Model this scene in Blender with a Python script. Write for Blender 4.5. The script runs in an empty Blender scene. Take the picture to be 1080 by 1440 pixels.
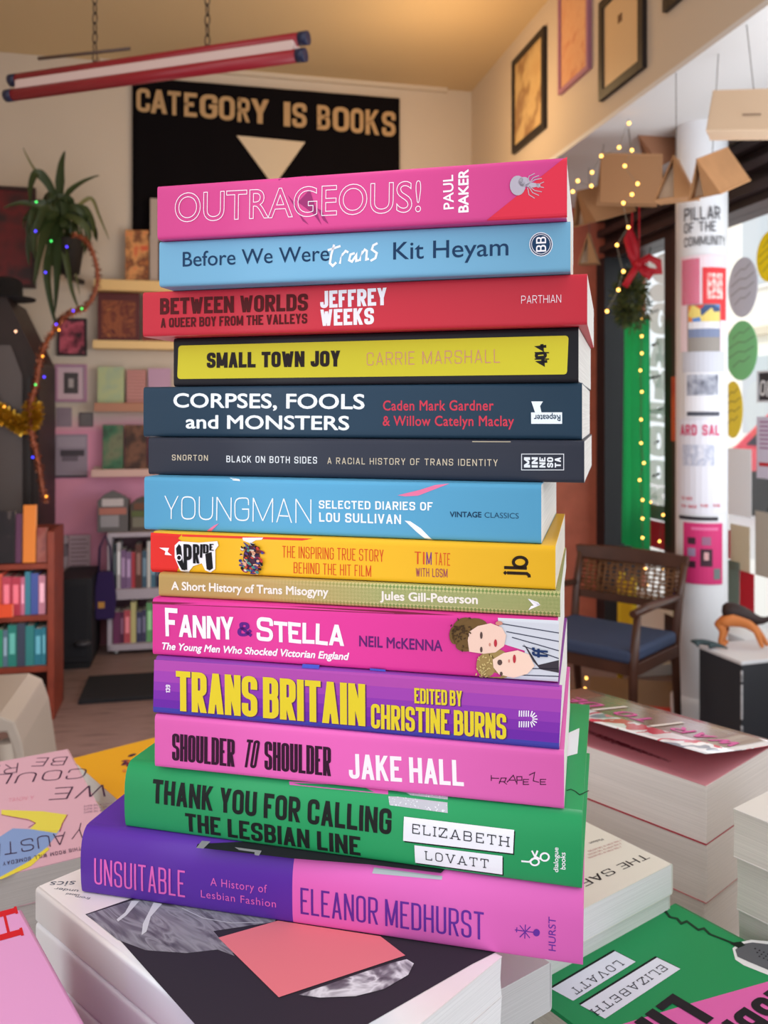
import bpy, bmesh, math, random
from mathutils import Vector as V, Matrix as M4
random.seed(7)
SC = bpy.context.scene
COL = SC.collection
# ---------------------------------------------------------------- camera, world, light, exposure
F = 1200.0; CX = 540.0; YH = 585.0; CZ = 1.22         # focal length (px), principal column, eye level row, eye height (m)
cam_data = bpy.data.cameras.new('camera'); cam = bpy.data.objects.new('camera', cam_data); COL.objects.link(cam)
cam.location = (0, 0, CZ); cam.rotation_euler = (math.radians(90), 0, 0)
cam_data.sensor_fit = 'VERTICAL'; cam_data.sensor_height = 36; cam_data.sensor_width = 27
cam_data.lens = F / 1440 * 36
cam_data.shift_y = -(720 - YH) / 1440
cam_data.clip_start = 0.02; cam_data.clip_end = 100
cam_data.dof.use_dof = True; cam_data.dof.focus_distance = 0.40; cam_data.dof.aperture_fstop = 17
SC.camera = cam
SC.view_settings.view_transform = 'Standard'; SC.view_settings.look = 'None'
SC.view_settings.gamma = 1; SC.view_settings.use_curve_mapping = False
SC.view_settings.exposure = -0.42
w = bpy.data.worlds.new('overcast_sky'); SC.world = w; w.use_nodes = True
bg = w.node_tree.nodes['Background']; bg.inputs[0].default_value = (0.93, 0.96, 1.0, 1); bg.inputs[1].default_value = 1.75
def area(name, loc, target, sx, sy, power, col):
    l = bpy.data.lights.new(name, 'AREA'); l.shape = 'RECTANGLE'; l.size = sx; l.size_y = sy; l.energy = power; l.color = col
    o = bpy.data.objects.new(name, l); COL.objects.link(o); o.location = loc
    o.rotation_euler = (V(target) - V(loc)).to_track_quat('-Z', 'Y').to_euler(); return o
def point(name, loc, power, col, rad=.12):
    l = bpy.data.lights.new(name, 'POINT'); l.energy = power; l.color = col; l.shadow_soft_size = rad
    o = bpy.data.objects.new(name, l); COL.objects.link(o); o.location = loc; return o
area('added_overhead_fill', (.1, .3, 2.9), (.1, .5, 1.0), 1.4, 1.4, 18, (1, .98, .97))  # overhead fill lamp added to brighten the flat-lying covers
area('added_side_fill', (-1.7, .1, 1.6), (.3, .6, 1.05), 1.2, 1.4, 8, (.95, .97, 1))  # fill lamp added on the left; no window stands there
area('bay_daylight', (1.72, 1.9, 1.3), (0.75, 2.35, 2.2), 1.9, 1.5, 46, (.90, .95, 1))
point('warm_ceiling_lamp', (0.25, 3.9, 2.6), 17, (1, .66, .32), .2)
point('warm_shelf_lamp', (-.62, 3.9, 1.62), 5.5, (1, .68, .36), .1)
point('added_low_fill', (-1.0, 2.9, .62), 13, (1, .84, .82), .25)  # fill lamp added to lift the low pink wall

sun_ = bpy.data.lights.new('added_facade_sun', 'SUN'); sun_.energy = 3.2; sun_.angle = math.radians(12); sun_.color = (1, .97, .93)  # sun added to brighten the facade across the street
so_ = bpy.data.objects.new('added_facade_sun', sun_); COL.objects.link(so_); so_.location = (-3, 3, 8); so_.rotation_euler = V((.62, -.32, -.72)).to_track_quat('-Z', 'Y').to_euler()

# ---------------------------------------------------------------- helpers
def lin(c):
    return tuple(((x / 255) / 12.92 if x / 255 <= .04045 else ((x / 255 + .055) / 1.055) ** 2.4) for x in c) + (1,)
MATS = {}
def mat(rgb, rough=.55, metal=0, emit=0, bump=0, bscale=400, spec=.4, vary=0, coat=0, name=None, trans=0):
    key = (tuple(rgb), rough, metal, emit, bump, bscale, spec, vary, coat, trans)
    if key in MATS: return MATS[key]
    m = bpy.data.materials.new(name or 'surface_%d' % len(MATS)); m.use_nodes = True
    nt = m.node_tree; b = nt.nodes['Principled BSDF']
    b.inputs['Base Color'].default_value = lin(rgb); b.inputs['Roughness'].default_value = rough
    b.inputs['Metallic'].default_value = metal; b.inputs['Specular IOR Level'].default_value = spec
    if coat: b.inputs['Coat Weight'].default_value = coat; b.inputs['Coat Roughness'].default_value = .15
    if trans: b.inputs['Transmission Weight'].default_value = trans
    if emit: b.inputs['Emission Color'].default_value = lin(rgb); b.inputs['Emission Strength'].default_value = emit
    if bump or vary:
        tc = nt.nodes.new('ShaderNodeTexCoord'); n = nt.nodes.new('ShaderNodeTexNoise'); n.inputs['Scale'].default_value = bscale
        n.inputs['Detail'].default_value = 4; nt.links.new(tc.outputs['Object'], n.inputs['Vector'])
        if bump:
            bp = nt.nodes.new('ShaderNodeBump'); bp.inputs['Strength'].default_value = bump; bp.inputs['Distance'].default_value = .002
            nt.links.new(n.outputs['Fac'], bp.inputs['Height']); nt.links.new(bp.outputs['Normal'], b.inputs['Normal'])
        if vary:
            r = nt.nodes.new('ShaderNodeValToRGB'); c = lin(rgb)
            r.color_ramp.elements[0].position = .3; r.color_ramp.elements[1].position = .7
            r.color_ramp.elements[0].color = tuple(x * (1 - vary) for x in c[:3]) + (1,)
            r.color_ramp.elements[1].color = tuple(min(1, x * (1 + vary)) for x in c[:3]) + (1,)
            nt.links.new(n.outputs['Fac'], r.inputs['Fac']); nt.links.new(r.outputs['Color'], b.inputs['Base Color'])
    MATS[key] = m; return m
def ramp_mat(cols, scale=6, stretch=(1, 1, 1), kind='noise', rough=.6, const=False, spread=(.32, .68), detail=3, distort=0, gen=False):
    """several printed colours laid out by a noise, a voronoi or a wave"""
    key = ('ramp', tuple(map(tuple, cols)), scale, stretch, kind, rough, const, spread, detail, distort, gen)
    if key in MATS: return MATS[key]
    m = bpy.data.materials.new('print_%d' % len(MATS)); m.use_nodes = True; nt = m.node_tree; b = nt.nodes['Principled BSDF']
    b.inputs['Roughness'].default_value = rough; b.inputs['Specular IOR Level'].default_value = .4
    tc = nt.nodes.new('ShaderNodeTexCoord'); mp = nt.nodes.new('ShaderNodeMapping'); mp.inputs['Scale'].default_value = stretch
    nt.links.new(tc.outputs['Generated' if gen else 'Object'], mp.inputs['Vector'])
    r = nt.nodes.new('ShaderNodeValToRGB')
    if kind == 'noise':
        n = nt.nodes.new('ShaderNodeTexNoise'); n.inputs['Scale'].default_value = scale; n.inputs['Detail'].default_value = detail
        n.inputs['Distortion'].default_value = distort; out = n.outputs['Fac']
    elif kind == 'voronoi':
        n = nt.nodes.new('ShaderNodeTexVoronoi'); n.inputs['Scale'].default_value = scale
        s = nt.nodes.new('ShaderNodeSeparateColor'); nt.links.new(n.outputs['Color'], s.inputs['Color']); out = s.outputs[0]; spread = (.08, .92)
    else:
        n = nt.nodes.new('ShaderNodeTexWave'); n.inputs['Scale'].default_value = scale; n.inputs['Distortion'].default_value = distort
        n.inputs['Detail'].default_value = 2; n.bands_direction = kind; out = n.outputs['Fac']; spread = (.1, .9)
    nt.links.new(mp.outputs['Vector'], n.inputs['Vector']); nt.links.new(out, r.inputs['Fac'])
    cr = r.color_ramp; k = len(cols)
    while len(cr.elements) < k: cr.elements.new(.5)
    for i, c in enumerate(cols):
        cr.elements[i].position = spread[0] + (spread[1] - spread[0]) * i / max(1, k - 1); cr.elements[i].color = lin(c)
    if const: cr.interpolation = 'CONSTANT'
    nt.links.new(r.outputs['Color'], b.inputs['Base Color']); MATS[key] = m; return m

def page_mat(rgb, axis='Z', scale=900):
    """paper edges: hair-thin leaves stacked along one axis of the book"""
    key = ('page', tuple(rgb), axis, scale)
    if key in MATS: return MATS[key]
    m = bpy.data.materials.new('page_edges_%d' % len(MATS)); m.use_nodes = True; nt = m.node_tree; b = nt.nodes['Principled BSDF']
    b.inputs['Roughness'].default_value = .85; b.inputs['Specular IOR Level'].default_value = .15
    tc = nt.nodes.new('ShaderNodeTexCoord'); mp = nt.nodes.new('ShaderNodeMapping')
    s = {'Z': (6, 6, scale), 'X': (scale, 6, 6)}[axis]; mp.inputs['Scale'].default_value = s
    n = nt.nodes.new('ShaderNodeTexNoise'); n.inputs['Scale'].default_value = 1.6; n.inputs['Detail'].default_value = 2
    r = nt.nodes.new('ShaderNodeValToRGB'); c = lin(rgb)
    r.color_ramp.elements[0].position = .3; r.color_ramp.elements[1].position = .65
    r.color_ramp.elements[0].color = tuple(x * .87 for x in c[:3]) + (1,); r.color_ramp.elements[1].color = c
    nt.links.new(tc.outputs['Object'], mp.inputs['Vector']); nt.links.new(mp.outputs['Vector'], n.inputs['Vector'])
    nt.links.new(n.outputs['Fac'], r.inputs['Fac']); nt.links.new(r.outputs['Color'], b.inputs['Base Color'])
    bp = nt.nodes.new('ShaderNodeBump'); bp.inputs['Strength'].default_value = .25; bp.inputs['Distance'].default_value = .0004
    nt.links.new(n.outputs['Fac'], bp.inputs['Height']); nt.links.new(bp.outputs['Normal'], b.inputs['Normal'])
    MATS[key] = m; return m

def paper(rgb, thru=.5):
    key = ('paper', tuple(rgb), thru)
    if key in MATS: return MATS[key]
    m = bpy.data.materials.new('thin_paper_%d' % len(MATS)); m.use_nodes = True; nt = m.node_tree; b = nt.nodes['Principled BSDF']
    b.inputs['Base Color'].default_value = lin(rgb); b.inputs['Roughness'].default_value = .8
    t = nt.nodes.new('ShaderNodeBsdfTranslucent'); t.inputs[0].default_value = lin(rgb); x = nt.nodes.new('ShaderNodeMixShader'); x.inputs[0].default_value = thru
    nt.links.new(b.outputs[0], x.inputs[1]); nt.links.new(t.outputs[0], x.inputs[2]); nt.links.new(x.outputs[0], nt.nodes['Material Output'].inputs[0])
    MATS[key] = m; return m

class MB:
    def __init__(s): s.v = []; s.f = []; s.sm = []
    def add(s, vs, fs, smooth=False):
        o = len(s.v); s.v += [tuple(p) for p in vs]; s.f += [tuple(i + o for i in f) for f in fs]; s.sm += [smooth] * len(fs); return s
    def box(s, x0, x1, y0, y1, z0, z1):
        return s.add([(x0, y0, z0), (x1, y0, z0), (x1, y1, z0), (x0, y1, z0), (x0, y0, z1), (x1, y0, z1), (x1, y1, z1), (x0, y1, z1)],
                     [(0, 3, 2, 1), (4, 5, 6, 7), (0, 1, 5, 4), (1, 2, 6, 5), (2, 3, 7, 6), (3, 0, 4, 7)])
    def prism(s, poly, a, b, axis='y', smooth=False):
        """poly: 2-D outline; extruded from a to b along axis"""
        def p(q, t): return {'y': (q[0], t, q[1]), 'x': (t, q[0], q[1]), 'z': (q[0], q[1], t)}[axis]
        n = len(poly)
        vs = [p(q, a) for q in poly] + [p(q, b) for q in poly]
        s.add(vs, [tuple(range(n)), tuple(range(2 * n - 1, n - 1, -1))])
        s.add(vs, [(i, i + n, (i + 1) % n + n, (i + 1) % n) for i in range(n)], smooth); return s
    def tube(s, pts, r, n=8, closed=False, caps=True):
        pts = [V(p) for p in pts]; m = len(pts); rs = r if isinstance(r, (list, tuple)) else [r] * m
        up = None; vs = []
        for i, p in enumerate(pts):
            a = pts[(i - 1) % m] if (closed or i) else p; b = pts[(i + 1) % m] if (closed or i < m - 1) else p
            t = (b - a).normalized() if (b - a).length > 1e-9 else V((0, 0, 1))
            if up is None: up = V((0, 0, 1)) if abs(t.z) < .9 else V((1, 0, 0))
            u = (up - t * up.dot(t)); u = u.normalized() if u.length > 1e-6 else t.orthogonal().normalized(); up = u
            v = t.cross(u)
            for k in range(n):
                a_ = 2 * math.pi * k / n; vs.append(p + (u * math.cos(a_) + v * math.sin(a_)) * rs[i])
        fs = []
        for i in range(m if closed else m - 1):
            for k in range(n):
                j = (i + 1) % m; fs.append((i * n + k, i * n + (k + 1) % n, j * n + (k + 1) % n, j * n + k))
        s.add(vs, fs, True)
        if caps and not closed: s.add(vs[:n], [tuple(range(n - 1, -1, -1))]); s.add(vs[-n:], [tuple(range(n))])
        return s
    def lathe(s, prof, n=24, c=(0, 0, 0), smooth=True):
        vs = [(c[0] + r * math.cos(2 * math.pi * k / n), c[1] + r * math.sin(2 * math.pi * k / n), c[2] + z) for r, z in prof for k in range(n)]
        fs = [(i * n + k, i * n + (k + 1) % n, (i + 1) * n + (k + 1) % n, (i + 1) * n + k) for i in range(len(prof) - 1) for k in range(n)]
        return s.add(vs, fs, smooth)
    def ball(s, c, r, n=8, m=6, sc=(1, 1, 1)):
        vs = []; fs = []
        for i in range(m + 1):
            t = math.pi * i / m
            for k in range(n):
                a = 2 * math.pi * k / n; vs.append((c[0] + r * sc[0] * math.sin(t) * math.cos(a), c[1] + r * sc[1] * math.sin(t) * math.sin(a), c[2] + r * sc[2] * math.cos(t)))
        for i in range(m):
            for k in range(n): fs.append((i * n + k, i * n + (k + 1) % n, (i + 1) * n + (k + 1) % n, (i + 1) * n + k))
        return s.add(vs, fs, True)
    def build(s, name, m, parent=None, bevel=0, seg=2):
        me = bpy.data.meshes.new(name); me.from_pydata(s.v, [], s.f); me.materials.append(m)
        me.polygons.foreach_set('use_smooth', s.sm)
        if bevel or 1:
            b = bmesh.new(); b.from_mesh(me)
            bmesh.ops.remove_doubles(b, verts=b.verts, dist=1e-6)
            if not getattr(s, 'flat', False): bmesh.ops.recalc_face_normals(b, faces=b.faces)
            if bevel:
                es = [e for e in b.edges if len(e.link_faces) == 2 and e.calc_face_angle(0) > .6]
                bmesh.ops.bevel(b, geom=es, offset=bevel, segments=seg, affect='EDGES', profile=.5)
            b.to_mesh(me); b.free()
        o = bpy.data.objects.new(name, me); COL.objects.link(o)
        if parent: o.parent = parent
        return o
def tag(o, label=None, cat=None, group=None, kind=None):
    if label: o['label'] = label
    if cat: o['category'] = cat
    if group: o['group'] = group
    if kind: o['kind'] = kind
    return o
def thing(name, label, cat, loc=(0, 0, 0), rz=0, group=None, rot=None):
    o = bpy.data.objects.new(name, None); o.empty_display_size = .05; COL.objects.link(o); o.location = loc
    o.rotation_euler = rot or (0, 0, rz); bpy.context.view_layer.update(); return tag(o, label, cat, group)
def mw(o):
    """matrix of a top-level object from its own location and rotation"""
    return M4.Translation(o.location) @ o.rotation_euler.to_matrix().to_4x4()
def bx(name, p, m, x0, x1, y0, y1, z0, z1, bevel=0): return MB().box(x0, x1, y0, y1, z0, z1).build(name, m, p, bevel)
# photograph pixel -> points of the place
def P(px, py, d): return V(((px - CX) / F * d, d, CZ - (py - YH) / F * d))
def PZ(px, py, z): return P(px, py, (CZ - z) * F / (py - YH))
def hit(M, px, py, axis, val):
    """where the sight line of a pixel meets the plane local[axis] = val of an object"""
    I = M.inverted(); a = I @ V((0, 0, CZ)); b = I @ P(px, py, 1.0); t = (val - a[axis]) / (b[axis] - a[axis]); return a + (b - a) * t

# ---------------------------------------------------------------- lettering
G = {  # stroke skeletons in the unit square; third number 1 = rounded corner
'A': (1.05, [[(0, 0), (.5, 1)], [(.5, 1), (1, 0)], [(.2, .27), (.8, .27)]]),
'B': (1, [[(0, 0), (0, 1), (.96, 1, 1), (.96, .53, 1), (0, .53)], [(0, .53), (1, .53, 1), (1, 0, 1), (0, 0)]]),
'C': (1, [[(1, .66), (1, 1, 1), (0, 1, 1), (0, 0, 1), (1, 0, 1), (1, .34)]]),
'D': (1, [[(0, 0), (0, 1), (1, 1, 1), (1, 0, 1), (0, 0)]]),
'E': (.85, [[(1, 1), (0, 1), (0, 0), (1, 0)], [(0, .52), (.88, .52)]]),
'F': (.82, [[(1, 1), (0, 1), (0, -.0)], [(0, .5), (.88, .5)]]),
'G': (1, [[(1, .68), (1, 1, 1), (0, 1, 1), (0, 0, 1), (1, 0, 1), (1, .5), (.52, .5)]]),
'H': (1, [[(0, 0), (0, 1)], [(1, 0), (1, 1)], [(0, .5), (1, .5)]]),
'I': (0, [[(.5, 0), (.5, 1)]]),
'J': (.8, [[(1, 1), (1, 0, 1), (0, 0, 1), (0, .32)]]),
'K': (1, [[(0, 0), (0, 1)], [(.02, .36), (.96, 1)], [(.36, .62), (1, 0)]]),
'L': (.8, [[(0, 1), (0, 0), (1, 0)]]),
'M': (1.4, [[(0, 0), (0, 1)], [(1, 0), (1, 1)], [(0, 1), (.5, 0.02)], [(.5, 0.02), (1, 1)]]),
'N': (1.05, [[(0, 0), (0, 1)], [(1, 0), (1, 1)], [(0, 1), (1, 0)]]),
'O': (1, [[(0, .5), (0, 1, 1), (1, 1, 1), (1, 0, 1), (0, 0, 1), (0, .5)]]),
'P': (1, [[(0, 0), (0, 1)], [(0, 1), (1, 1, 1), (1, .44, 1), (0, .44)]]),
'Q': (1, [[(0, .5), (0, 1, 1), (1, 1, 1), (1, 0, 1), (0, 0, 1), (0, .5)], [(.6, .25), (1.05, -.1)]]),
'R': (1, [[(0, 0), (0, 1)], [(0, 1), (1, 1, 1), (1, .47, 1), (0, .47)], [(.5, .45), (1.0, 0)]]),
'S': (1, [[(1, .7), (1, 1, 1), (0, 1, 1), (0, .53, 1), (1, .47, 1), (1, 0, 1), (0, 0, 1), (0, .3)]]),
'T': (.95, [[(0, 1), (1, 1)], [(.5, 0), (.5, 1)]]),
'U': (1, [[(0, 1), (0, 0, 1), (1, 0, 1), (1, 1)]]),
'V': (1.05, [[(0, 1), (.5, 0)], [(.5, 0), (1, 1)]]),
'W': (1.5, [[(0, 1), (.27, 0)], [(.27, 0), (.5, .98)], [(.5, .98), (.73, 0)], [(.73, 0), (1, 1)]]),
'X': (1, [[(0, 0), (1, 1)], [(0, 1), (1, 0)]]),
'Y': (1, [[(0, 1), (.5, .4)], [(1, 1), (.5, .4)], [(.5, .43), (.5, 0)]]),
'Z': (.9, [[(0, 1), (1, 1)], [(0, 0), (1, 0)], [(0, 0), (1, 1)]]),
'&': (1.1, [[(1, .45), (.6, 0, 1), (0, 0, 1), (0, .5, 1), (.75, .62, 1), (.7, 1, 1), (.15, 1, 1), (.2, .62), (1.05, -.05)]]),
'!': (0, [[(.5, .3), (.5, 1)], [(.5, 0), (.5, .12)]]),
"'": (0, [[(.5, .72), (.5, 1)]]), '.': (0, [[(.5, 0), (.5, .06)]]), ',': (0, [[(.5, .1), (.4, -.12)]]),
'-': (.5, [[(0, .45), (1, .45)]]),
'1': (.45, [[(0, .8), (1, 1), (1, 0)]]), '2': (.9, [[(0, .72), (0, 1, 1), (1, 1, 1), (1, .55, 1), (0, 0), (1, 0)]]),
'3': (.9, [[(0, .75), (0, 1, 1), (1, 1, 1), (1, .52, 1), (.4, .52)], [(.4, .52), (1, .52, 1), (1, 0, 1), (0, 0, 1), (0, .25)]]),
'4': (1, [[(.75, 0), (.75, 1.02), (0, .3), (1, .3)]]), '0': (1, [[(0, .5), (0, 1, 1), (1, 1, 1), (1, 0, 1), (0, 0, 1), (0, .5)]]),
'9': (1, [[(1, .5), (0, .45, 1), (0, 1, 1), (1, 1, 1), (1, 0, 1), (0, 0, 1)]]),
'?': (.9, [[(0, .75), (0, 1, 1), (1, 1, 1), (1, .5, 1), (.5, .5), (.5, .25)], [(.5, 0), (.5, .1)]]),
}
def rounded(pts, X, R):
    q = [(V(X(p[0], p[1])), len(p) > 2) for p in pts]; out = []
    for i, (p, r) in enumerate(q):
        if not r or i == 0 or i == len(q) - 1: out.append(p); continue
        a = q[i - 1][0] - p; b = q[i + 1][0] - p
        rr = min(R, a.length * .5, b.length * .5)
        A = p + a.normalized() * rr; B = p + b.normalized() * rr
        for k in range(6):
            t = k / 5; out.append(A * (1 - t) ** 2 + p * 2 * t * (1 - t) + B * t ** 2)
    return out
def strip(mb, pts, sw, sh, ymin=None, ymax=None):
    """a flat pen stroke: sw = width of upright strokes, sh = width of level strokes"""
    pp = [pts[0]]
    for q in pts[1:]:
        if (q - pp[-1]).length > 1e-6: pp.append(q)
    pts = pp; n = len(pts); L = []; R = []
    if n < 2: return
    def nrm(a, b):
        d = b - a
        if d.length < 1e-9: d = V((1, 0))
        d = d.normalized(); w_ = math.hypot(d.y * sw, d.x * sh) / 2; return V((-d.y, d.x)) * w_
    closed = (pts[0] - pts[-1]).length < 1e-7
    for i in range(n):
        a = nrm(pts[i - 1], pts[i]) if i else (nrm(pts[-2], pts[-1]) if closed else None)
        b = nrm(pts[i], pts[i + 1]) if i < n - 1 else (nrm(pts[0], pts[1]) if closed else None)
        if a is None: m = b
        elif b is None: m = a
        else:
            det = a.x * b.y - a.y * b.x
            if abs(det) < .15 * a.length * b.length: m = (a + b) / 2
            else:   # point m with m.a = |a|^2 and m.b = |b|^2
                la, lb = a.length_squared, b.length_squared
                m = V(((la * b.y - lb * a.y) / det, (lb * a.x - la * b.x) / det))
                if m.length > 3.2 * max(a.length, b.length): m = m.normalized() * 3.2 * max(a.length, b.length)
        L.append(pts[i] + m); R.append(pts[i] - m)
    def cl(p):
        y = p.y
        if ymin is not None: y = max(ymin, min(ymax, y))
        return (p.x, y, len(mb.f) * 2e-7)
    vs = [cl(p) for p in L] + [cl(p) for p in R]
    mb.add(vs, [(i, i + 1, n + i + 1, n + i) for i in range(n - 1)])
def stroke_text(txt, Wd, H, wt=.3, ht=None, gap=.22, rad=.45, serif=0, jitter=0, space=.75, ul=0, small=None):
    """capitals drawn with a flat pen; wt = stem / unit width, ht = level stroke / height; small = height ratio of letters after each first"""
    rnd = random.Random(len(txt) * 7 + int(Wd * 1e5)); ht = ht or wt
    u = 0; lay = []
    first = True
    for ch in txt:
        if ch == ' ': u += space; first = True; continue
        g = G.get(ch.upper(), G['O']); s_ = 1 if (small is None or first or not ch.isalpha()) else .86
        w_ = (g[0] * (1 - wt) + wt) if g[0] else wt
        w_ *= s_
        lay.append((ch.upper(), u, w_, (1 if (small is None or first) else small))); u += w_ + gap; first = False
    u -= gap; k = Wd / u; mb = MB()
    for ch, x, w_, hs in lay:
        sw = wt * k; sh = ht * H if hs == 1 else ht * H * .95; x0 = x * k + sw / 2; ww = max(0, w_ * k - sw); hh = H * hs - sh
        jx = jitter * k * (rnd.random() - .5); jy = jitter * H * (rnd.random() - .5)
        X = lambda a, b: (x0 + a * ww + jx * b, sh / 2 + b * hh + jy * a)
        R = rad * min(ww if ww > 0 else sw, hh) + sw * .3
        for pl in G[ch][1] if ch in G else G['O'][1]:
            if len(pl) == 2 and abs(pl[0][0] - pl[1][0]) > .05 and abs(pl[0][1] - pl[1][1]) > .2:   # slanted stem with level ends
                q = []
                for a_, b_ in pl:
                    xx, yy = X(a_, b_); yy = 0 if b_ == 0 else (H * hs if b_ == 1 else yy); q.append((xx, yy))
                dx = abs(q[0][0] - q[1][0]); dy = abs(q[0][1] - q[1][1]); hw = sw / 2 * min(1.6, math.sqrt(1 + (dx / dy) ** 2) if wt < .25 else 1)
                if wt >= .25 and ch in 'MNW': hw *= .88
                z_ = len(mb.f) * 2e-7
                mb.add([(q[0][0] - hw, q[0][1], z_), (q[0][0] + hw, q[0][1], z_), (q[1][0] + hw, q[1][1], z_), (q[1][0] - hw, q[1][1], z_)], [(0, 1, 2, 3)])
                if serif:
                    for i_, b_ in enumerate((pl[0][1], pl[1][1])):
                        if b_ in (0, 1) and ch not in 'NMZ' and not (ch == 'A' and b_ == 1) and not (ch == 'V' and b_ == 0): strip(mb, [V((q[i_][0] - serif * k, X(0, b_)[1])), V((q[i_][0] + serif * k, X(0, b_)[1]))], sh, sh)
                continue
            pts = rounded(pl, X, R)
            for e, nx in ((0, 1), (-1, -2)):      # level strokes reach the full width
                if abs(pl[0][0] - pl[-1][0]) < 1e-6 and abs(pl[0][1] - pl[-1][1]) < 1e-6: break
                if abs(pl[e][1] - pl[nx][1]) < .02 and pl[e][0] in (0, 1) and ch not in 'A': pts[e] = pts[e] + V(((sw / 2) * (1 if pl[e][0] else -1), 0))
            # square ends reach the full height
            for e, nx in ((0, 1), (-1, -2)):
                yv = pl[e][1]
                if abs(pl[0][0] - pl[-1][0]) < 1e-6 and abs(pl[0][1] - pl[-1][1]) < 1e-6: break
                if ch in 'DB': continue
                if yv in (0, 1, 1.12, -.12, .0) and abs(pl[nx][1] - yv) > .05:
                    d = (pts[e] - pts[nx]).normalized(); pts[e] = pts[e] + d * (sh / 2 / max(.4, abs(d.y)))
                    if serif: strip(mb, [V((pts[e].x - serif * k, X(0, yv)[1])), V((pts[e].x + serif * k, X(0, yv)[1]))], sh, sh)
                elif serif and abs(pl[nx][1] - yv) < .05 and yv in (0, 1):
                    dy = -1 if yv else 1
                    strip(mb, [pts[e] + V((0, -dy * sh / 2)), pts[e] + V((0, dy * H * .22))], sw * .9, sh)
            strip(mb, pts, sw, sh, -.02 * H if ch not in ',Q' else -.2 * H, H * hs * 1.005)
    if ul:
        strip(mb, [V((0, -ul * H)), V((Wd, -ul * H))], .06 * H, .06 * H)
    return mb
_cap = {}
def font_text(txt, Wd, H, off=0, shear=0, outline=0, lower_only=False, spacing=1):
    bold = 0
    if off > .004 and not outline: bold, off = off, 0      # bold: shifted copies, cleaner than offset outlines
    c = bpy.data.curves.new('t', 'FONT'); c.body = txt; c.size = 1; c.offset = off; c.shear = shear; c.resolution_u = 4; c.space_character = spacing
    if outline: c.fill_mode = 'NONE'; c.bevel_depth = outline; c.bevel_resolution = 0; c.resolution_u = 6
    o = bpy.data.objects.new('t', c); me = o.to_mesh()
    xs = [v.co.x for v in me.vertices]; x0, x1 = min(xs), max(xs)
    if 'H' not in _cap:
        c2 = bpy.data.curves.new('h', 'FONT'); c2.body = 'H'; c2.size = 1; o2 = bpy.data.objects.new('h', c2); m2 = o2.to_mesh()
        _cap['H'] = max(v.co.y for v in m2.vertices); o2.to_mesh_clear(); bpy.data.objects.remove(o2); bpy.data.curves.remove(c2)
    ch = _cap['H']; sx = Wd / (x1 - x0); sy = H / ch
    mb = MB(); fs_ = [tuple(p.vertices) for p in me.polygons]
    for i_, (dx, dy) in enumerate([(0, 0)] + ([(bold, 0), (-bold, 0), (0, bold), (0, -bold), (bold * .7, bold * .7), (-bold * .7, bold * .7), (bold * .7, -bold * .7), (-bold * .7, -bold * .7)] if bold else [])):
        mb.add([((v.co.x - x0 + dx) * sx, (v.co.y + dy) * sy, v.co.z * min(sx, sy) * .15 + i_ * 4e-7) for v in me.vertices], fs_)
    o.to_mesh_clear(); bpy.data.objects.remove(o); bpy.data.curves.remove(c); return mb
LIFT = .00012
def place(mb, name, m, parent, o, ux, uy, n, wrap=None, slices=None, lift=LIFT):
    """lay flat lettering (x, y) on a surface: origin o, axes ux, uy, outward normal n, all local to parent"""
    vs = [tuple(o + ux * v[0] + uy * v[1] + n * (lift + v[2])) for v in mb.v]
    me = bpy.data.meshes.new(name); me.from_pydata(vs, [], mb.f); me.materials.append(m)
    b = bmesh.new(); b.from_mesh(me)
    if wrap:
        if slices:
            for zc in slices:
                bmesh.ops.bisect_plane(b, geom=b.verts[:] + b.edges[:] + b.faces[:], plane_co=(0, 0, zc), plane_no=(0, 0, 1))
        for v in b.verts: v.co = wrap(v.co)
    nn = V(n)
    for f in b.faces:
        f.normal_update()
        if f.normal.dot(nn) < 0: f.normal_flip()
    b.to_mesh(me); b.free()
    ob = bpy.data.objects.new(name, me); COL.objects.link(ob); ob.parent = parent; return ob
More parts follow.
